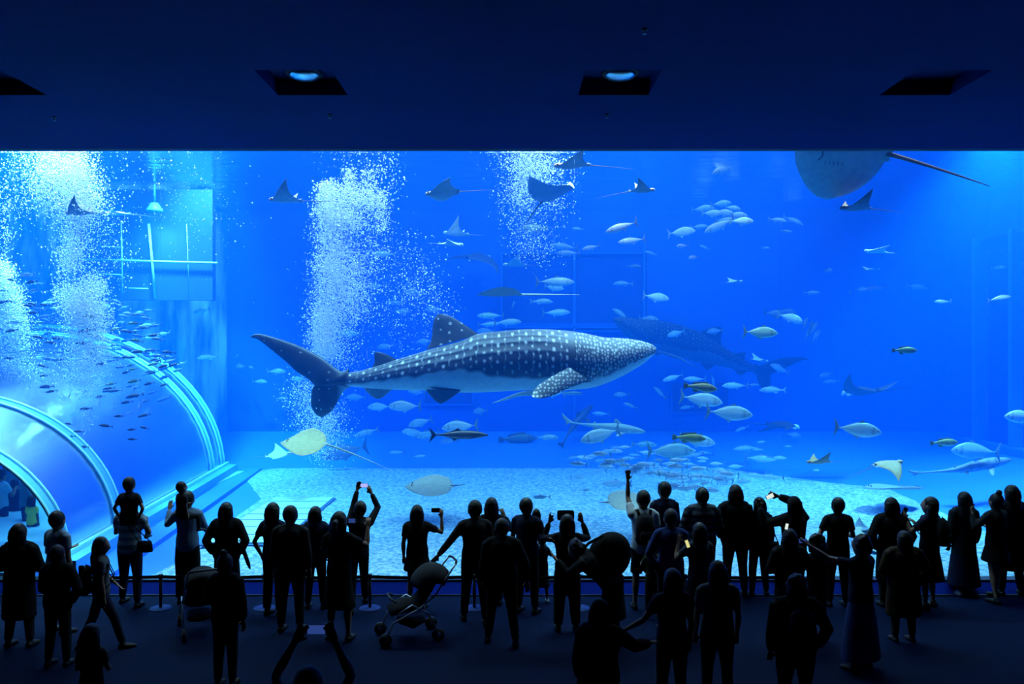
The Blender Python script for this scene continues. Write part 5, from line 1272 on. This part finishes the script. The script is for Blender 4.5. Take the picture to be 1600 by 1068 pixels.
make_person(h=1.71, px=784, fy=1006, hair='short', top='jacket', tc='black', bot='trousers', bc='black', armL='relaxed', armR=((.5, -.05, -1), (.1, .05, -1)), build=1.18, stance=.21, stride=-.1, label='broad person in dark jacket standing with legs apart in front of the cap wearer')
p19 = make_person(h=1.75, px=823, fy=957, yaw=-20, hair='short', top='tee', tc='navy', bot='trousers', bc='black', armL='relaxed', armR='hold', head=(10, 0), build=1.08, label='slim person in navy shirt with a toddler on the arm')
make_person(h=.85, at_xyz=at(838, 838, 11.9)-Vector((0, 0, .43)), child=True, hair='bob', top='tee', tc='grey', bot='trousers', seated=True, armL='front', armR='front', label='toddler with round hair carried by the navy shirt wearer')
make_person(h=1.08, px=847, fy=941, child=True, hair='bun', top='dress', tc='charcoal', armL='face', armR='face', label='little child in a flared dress with hands at the face', shoes='pale')
p22 = make_person(h=1.66, px=886, fy=985, hair='long', top='shirt', tc='black', bot='wide', bc='black', armL=((.4, .6, -.15), (-.34, .1, 1)), armR=((.4, .6, -.15), (-.34, .1, 1)), curl=.25, build=1.08, label='person holding a tablet up with spread fingers')
phone(between(p22, .09, .01, .02), 'black tablet raised above the head of the spread fingered person', size=(.15, .25), name='tablet')
p23 = make_person(h=1.64, px=958, fy=1008, yaw=72, bend=52, hair='curly', top='coat', tc='black', bot='wide', bc='black', armL=((.1, .9, -.6), (-.2, .7, .7)), armR=((.2, .9, .25), (0, .9, .35)), build=1.35, head=(0, -30), label='stooping person bent forward with one arm reaching ahead')
bg = empty('shoulder_bag', at(952, 868, 10.5)); MB().ball((0, 0, 0), (.29, .2, .34), 20, 14, Matrix.Rotation(.5, 4, 'Y')).build('bag_body', CL['black'], bg, True)
MB().tube([(-.1, -.1, .3), (-.3, -.12, .2), (-.42, 0, 0)], .02, 6).build('strap', CL['black'], bg, True); tag(bg, 'large rounded black bag on the back of the stooping person', 'bag')
p25 = make_person(h=1.86, px=1038, fy=931, yaw=8, hair='short', top='shirt', tc='navy', bot='trousers', bc='black', armL='relaxed', armR='down', label='tall person in collared shirt close to the glass behind the raised arm')
p24 = make_person(h=1.83, px=1005, fy=951, hair='short', top='tee', tc='white', bot='shorts', bc='black', armL=((.08, .5, .6), (-.02, .1, 1)), armR='relaxed', stance=.08, head=(-8, -5), build=1.04, curl=.15, label='person in white tee shirt raising one arm and pointing upward', shoes='dark')
backpack(p24, 'dark backpack over the white tee shirt of the pointing person', CL['charcoal'], .3, .45, .14, -.02)
make_person(h=1.16, px=1020, fy=966, child=True, hair='short', top='tee', tc='olive', armL='face', armR='hold', label='child in olive shirt pressed against the pointing person')
make_person(h=1.74, px=1048, fy=986, hair='short', top='shirt', tc='blue', bot='trousers', bc='black', armL='hips', armR='front', build=1.12, head=(0, 0), label='person in deep blue shirt with bent elbow in front of the collared one')
p27 = make_person(h=1.82, px=1097, fy=941, hair='short', top='jacket', tc='stripe_dark', bot='trousers', bc='black', armL='front', armR='front', build=1.18, label='broad person in dark striped jacket with flat topped hair')
p28 = make_person(h=1.62, px=1092, fy=1000, yaw=14, hair='bob', top='cardigan', tc='knit', bot='skirt', bc='black', armL='phone', armR='relaxed', label='person in ribbed knit cardigan looking at a yellow lit phone')
phone(at(1074, 849, 10.4), 'yellow lit phone in front of the knit cardigan wearer', size=(.05, .12), land=False, scr=m_screen_y, tilt=-20)
make_person(h=1.81, px=1149, fy=931, hair='bob', top='jacket', tc='black', bot='trousers', bc='black', armL='hips', armR='relaxed', stance=.12, build=1.15, head=(6, 0), label='tall person with large bobbed hair and short black jacket')
p30 = make_person(h=1.60, px=1186, fy=930, yaw=6, hair='bob', top='jacket', tc='charcoal', bot='trousers', bc='navy', armL='relaxed', armR='relaxed', stance=.1, label='shorter person with a shoulder bag beside the tall bobbed one')
handbag(at(1209, 858, 12.3), 'black shoulder bag at the side of the shorter person', CL['black'], .2, .26, .1, strap_to=shoulder(p30, 1))
p31 = make_person(h=1.74, px=1240, fy=951, yaw=10, hair='hood', top='hoodie', tc='black', bot='trousers', armL=((.85, .35, -.25), (.15, .2, 1)), armR=((-.35, .3, .75), (-.85, .2, .3)), build=1.1, curl=.5, label='hooded person framing a photo with one arm over the head')
phone(at(1203, 775, 11.6), 'pale lit phone framed by the hooded person', size=(.07, .13), scr=m_screen_w, tilt=-25)
p32 = make_person(h=1.57, px=1233, fy=1006, hair='long', top='coat', tc='black', bot='trousers', armL='front', armR='phone', build=1.15, label='person with long hair in front of the hooded one, lit phone above the head')
phone(at(1229, 822, 10.3), 'small bright phone just above the long haired head', size=(.045, .09), land=False, scr=m_screen_w, tilt=12)
make_person(h=1.44, px=1275, fy=1000, hair='curly', top='tee', tc='charcoal', armL='front', armR='down', child=True, label='youngster with tousled hair between the phone holder and the thin necked person')
make_person(h=1.70, px=1309, fy=947, hair='short', top='tee', tc='black', bot='trousers', bc='black', armL='hips', armR='front', stance=.1, build=1.08, label='person with cropped hair and thin neck standing alone against bright sand')
p35 = make_person(h=1.69, px=1345, fy=1046, yaw=30, hair='curly', top='tee', tc='navy', bot='longskirt', bc='blue', armL=((.35, .6, .1), (.3, .5, .35)), armR='hold', build=1.1, label='person with wavy hair in a long blue skirt reaching out with a phone')
phone(handpt(p35, -1, .1), 'blue lit phone held out by the wavy haired person', size=(.06, .11), scr=m_screen_b)
make_person(h=1.70, px=1392, fy=947, hair='bob', top='coat', tc='black', bot='trousers', armL='hips', armR='hips', build=1.15, label='person with smooth bobbed hair, elbows out in a knee length coat')
make_person(h=1.52, px=1412, fy=1002, hair='long', top='coat', tc='brown', bot='trousers', armL='front', armR='hips', build=1.38, label='shorter person in brown coat in front of the one with elbows out')
p38 = make_person(h=1.73, px=1452, fy=950, yaw=38, hair='long', top='cardigan', tc='navy', bot='skirt', bc='black', armL='phone', armR='hold', build=1.1, head=(-8, 6), curl=.2, label='person with long hair looking down at a held up phone, backpack on')
phone(handpt(p38, -1, .1), 'dark phone held up in front of the looking down person', size=(.07, .13), land=False, tilt=24)
backpack(p38, 'rounded black backpack on the person with held up phone', CL['black'], .28, .4, .16, -.02)
p39 = make_person(h=1.68, px=1506, fy=928, hair='long', top='coat', tc='charcoal', bot='longskirt', bc='navy', armL='relaxed', armR='relaxed', stance=.1, stride=.1, shoes='pale', label='person with very long straight hair in an ankle length skirt alone at the glass')
make_person(h=1.71, px=1556, fy=938, yaw=16, hair='bun', top='shirt', tc='charcoal', bot='miniskirt', bc='black', armL=((.6, .35, -.75), (-.2, .3, 1)), armR='front', build=1.05, stride=.15, label='person in a short skirt touching the face with one hand')
make_person(h=1.80, px=1580, fy=930, hair='long', top='coat', tc='black', bot='trousers', armL='front', armR='relaxed', stance=.14, build=1.1, label='tallest long haired person at the far end of the glass')
# nearest row, mostly in deep shade
make_person(h=1.58, px=938, fy=1190, yaw=-18, hair='hood', top='hoodie', tc='black', bot='trousers', armL='relaxed', armR=((.5, .6, -.55), (.5, .8, -.1)), build=1.15, label='hooded person low in the foreground reaching aside')
make_person(h=1.62, px=1050, fy=1120, yaw=10, hair='bob', top='cardigan', tc='navy', bot='trousers', armL=((.5, .2, -.8), (.5, .5, -.5)), armR='relaxed', build=1.1, label='person in foreground stretching a hand toward the hooded one')
p44 = make_person(h=1.64, px=1121, fy=1104, hair='bob', top='tee', tc='grey', bot='trousers', bc='black', armL='relaxed', armR='relaxed', build=1.18, label='person in pale edged tee shirt with sloping shoulders in the foreground')
p45 = make_person(h=1.62, px=1243, fy=1135, hair='curly', top='jacket', tc='black', bot='trousers', armL='relaxed', armR='hips', build=1.3, label='large foreground person with one hand on the hip')
backpack(p45, 'dark rucksack with pale buckles on the large foreground person', CL['navy'], .3, .42, .16, -.05)
p46 = make_person(h=1.79, px=482, fy=1440, hair='short', top='tee', tc='charcoal', bot='trousers', armL=((.35, .45, .85), (-.5, .2, .9)), armR=((.35, .45, .85), (-.5, .2, .9)), build=1.0, curl=.6, label='person at the bottom edge holding a phone up with both bare arms')
phone(between(p46, .08, .0, .02), 'dim blue phone held in both hands at the bottom edge', size=(.075, .15), scr=m_screen_b)
# visitors inside the tunnel (seen through its canopy)
m_yel = simple('yellow_cloth', (.75, .72, .10), .8, .1, 6); CL['yellow'] = m_yel; CL['sky'] = simple('sky_cloth', (.25, .5, .6), .8, .1, 6); CL['teal'] = simple('teal_cloth', (.05, .16, .2), .8, .1, 6)
def tun(px, head_py, h, Y, **k): return make_person(h=h, at_xyz=Vector(((px-CX)/F*Y, Y, CAMZ-(head_py-HZ)/F*Y-h)), vox=.02, **k)
tun(2, 733, 1.7, 17.4, hair='short', top='tee', tc='sky', bot='trousers', bc='denim', armL='relaxed', armR='hold', yaw=-20, label='visitor in a sky blue shirt inside the tunnel at the picture edge')
tun(40, 729, 1.75, 17.0, hair='cap', top='shirt', tc='teal', bot='trousers', bc='denim', armL='phone', armR='hold', yaw=-60, label='adult visitor inside the tunnel with arms folded around a camera')
tun(50, 775, 1.12, 16.4, child=True, hair='bob', top='tee', tc='yellow', bot='shorts', bc='denim', armL='relaxed', armR='relaxed', label='child in a bright yellow shirt inside the tunnel')
tun(14, 716, 1.72, 18.6, hair='bob', top='shirt', tc='teal', bot='trousers', bc='charcoal', armL='face', armR='relaxed', label='visitor in dark shirt farthest back inside the tunnel')
tun(24, 748, 1.6, 18.0, hair='short', top='tee', tc='charcoal', bot='trousers', bc='denim', armL='relaxed', armR='low', label='visitor between the sky blue shirt and the folded arms inside the tunnel')
# ---- strollers
def stroller(loc, rz, lab, sc_=1.0):
    r = empty('stroller', loc, rz); S = m_metal; K = CL['black']
    for sg in (-1, 1):
        y = sg*.24
        MB().tube([(.36, y, .10), (.28, y, .30), (-.08, y, .46), (-.30, y, .62), (-.52, y*.9, .92), (-.60, y*.85, 1.02)], .013, 8).build('frame_tube', S, r, True)
        MB().tube([(-.34, y, .10), (-.22, y, .38), (.02, y, .52), (.2, y, .42)], .012, 8).build('brace', S, r, True)
        for x in (.38, -.34):
            wl = MB(); n = 20
            wl.tube([(x, y-.022, .085), (x, y+.022, .085)], .085, 20); o = wl.build('wheel', m_plastic, r, True)
            MB().tube([(x, y-.028, .085), (x, y+.028, .085)], .035, 12).build('hub', S, o, True)
    MB().tube([(-.60, -.205, 1.02), (-.63, -.12, 1.035), (-.63, .12, 1.035), (-.60, .205, 1.02)], .016, 8).build('handle', m_plastic, r, True)
    MB().tube([(.30, 0, .40), (.10, 0, .46), (-.08, 0, .46), (-.28, 0, .72), (-.38, 0, .88)], [(.18, .06), (.21, .09), (.22, .09), (.20, .05), (.15, .03)], 12, side=(0, 1, 0)).build('seat', K, r, True)
    vs = []; fs = []; n = 10; m = 10
    for i in range(n+1):
        a = math.radians(15+125*i/n)
        for j in range(m+1):
            b_ = math.pi*j/m; vs.append((-.30+.30*math.cos(a)*(.55+.45*math.sin(b_)), .23*math.cos(b_), .66+.34*math.sin(a)*(.35+.65*math.sin(b_))))
    for i in range(n):
        for j in range(m): a = i*(m+1)+j; fs.append((a, a+1, a+m+2, a+m+1))
    o = mesh('canopy', vs, fs, CL['charcoal'], r, True); md = o.modifiers.new('t', 'SOLIDIFY'); md.thickness = .012
    MB().tube([(.16, 0, .26), (-.02, 0, .20), (-.2, 0, .26)], [(.15, .03), (.18, .06), (.15, .03)], 10, side=(0, 1, 0)).build('basket', K, r, True)
    MB().tube([(.22, -.2, .56), (.30, -.12, .60), (.30, .12, .60), (.22, .2, .56)], .014, 8).build('bumper_bar', m_plastic, r, True)
    r.scale = (sc_,)*3; tag(r, lab, 'stroller'); return r
stroller(Vector(((641-CX)/F*4800/(995-HZ), 4800/(995-HZ), 0)), math.radians(180+18), 'folding stroller with pale tubular frame pushed by the capped person')
stroller(Vector(((312-CX)/F*4800/(985-HZ), 4800/(985-HZ), 0)), math.radians(180-62), 'dark stroller half hidden behind the person walking in black', .98)
# ---- rope posts along the glass
PY_ = 11.85
posts = [251, 413, 578, 741, 905, 1070]
for i, px in enumerate(posts):
    x = (px-CX)/F*PY_
    r = empty('barrier_post', (x, PY_, 0)); MB().tube([(0, 0, 0), (0, 0, .012), (0, 0, .02)], [.165, .16, .03], 28).build('base_plate', simple('post_base_enamel', (.015, .03, .14), .6, .1, 4, spec=.1) if i == 0 else bpy.data.materials['post_base_enamel'], r, True)
    MB().tube([(0, 0, .015), (0, 0, .47)], .024, 14).build('pole', m_plastic, r, True)
    MB().tube([(0, 0, .46), (0, 0, .47), (0, 0, .525), (0, 0, .53)], [.03, .036, .036, .028], 14).build('post_head', m_plastic, r, True)
    tag(r, ['low barrier post between the striped jersey wearer and the baby holder', 'low barrier post before the round bobbed person of the trio', 'low barrier post behind the overhead filming person', 'low barrier post hidden among legs behind the capped person', 'low barrier post hidden behind the stooping person', 'low barrier post hidden behind the knit cardigan wearer'][i], 'barrier post')
for i in range(len(posts)+1):
    a = (posts[i-1]-CX)/F*PY_+.03 if i else (90-CX)/F*PY_; b_ = (posts[i]-CX)/F*PY_-.03 if i < len(posts) else (1240-CX)/F*PY_
    vs = []; fs = []
    for k in range(13):
        t = k/12; z = .49-.018*math.sin(math.pi*t)
        for dy, dz in ((-.004, -.024), (.004, -.024), (.004, .024), (-.004, .024)): vs.append((lerp(a, b_, t), PY_+dy, z+dz))
    for k in range(12):
        for q in range(4): fs.append((k*4+q, k*4+(q+1) % 4, k*4+4+(q+1) % 4, k*4+4+q))
    fs += [(3, 2, 1, 0), (48, 49, 50, 51)]
    o = mesh('barrier_belt', vs, fs, m_plastic)
    tag(o, ['black belt running from the picture edge to the first barrier post', 'black belt between the first and second barrier posts', 'black belt between the second and third barrier posts', 'black belt from the third barrier post past the filming person', 'black belt behind the broad person with legs apart', 'black belt behind the stooping and pointing people', 'last black belt behind the tall bobbed person'][i], 'belt')
# ---- ceiling lamps in the recesses
m_lens, nt, out = newmat('lamp_reflector'); b = N(nt, 'ShaderNodeBsdfPrincipled'); b.inputs['Base Color'].default_value = (.55, .75, .85, 1); b.inputs['Roughness'].default_value = .25; b.inputs['Metallic'].default_value = .9; L(nt, b.outputs[0], out.inputs[0])
for i, (c, lab) in enumerate(((-2.65, 'round unlit downlight in the ceiling recess above the middle bubble plume'), (1.38, 'round unlit downlight in the ceiling recess above the orange backed ray'))):
    r = empty('ceiling_lamp', (c, 9.80, GTOP+.19))
    MB().tube([(0, 0, 0), (0, 0, -.02), (0, 0, -.022)], [.235, .23, .2], 28).build('housing', m_dark, r, True)
    MB().tube([(0, 0, -.02), (0, 0, -.05), (0, 0, -.075), (0, 0, -.085)], [.205, .18, .11, .02], 28).build('reflector', m_lens, r, True)
    tag(r, lab, 'ceiling light')
for i, (px, py) in enumerate(((85, 186), (515, 182), (948, 182), (1007, 50))):
    Y = 3.3*F/(HZ-py); x = (px-CX)/F*Y
    r = empty('sprinkler', (x, Y, GTOP)); MB().tube([(0, 0, 0), (0, 0, -.01)], .035, 14).build('flange', m_plastic, r, True)
    MB().tube([(0, 0, -.01), (0, 0, -.045), (0, 0, -.05)], [.01, .01, .022], 10).build('nozzle', m_metal, r, True)
    tag(r, 'tiny ceiling sprinkler ' + ['near the picture edge above the widest bubbles', 'above the middle bubble plume', 'left of the recess over the jacks', 'high between the two middle recesses'][i], 'sprinkler')
# ---------------------------------------------------------------- fuse the grown figures into single skins
for o, vx, sm in BAKE:
    m = o.modifiers.new('fuse', 'REMESH'); m.mode = 'VOXEL'; m.voxel_size = vx; m.use_smooth_shade = True
    if sm: s_ = o.modifiers.new('relax', 'SMOOTH'); s_.iterations = sm; s_.factor = .5
bpy.context.view_layer.update()
dg = bpy.context.evaluated_depsgraph_get(); new = []
for o, vx, sm in BAKE: new.append(bpy.data.meshes.new_from_object(o.evaluated_get(dg)))
for (o, vx, sm), me in zip(BAKE, new):
    o.modifiers.clear(); old = o.data; nm = old.name; o.data = me; bpy.data.meshes.remove(old); me.name = nm
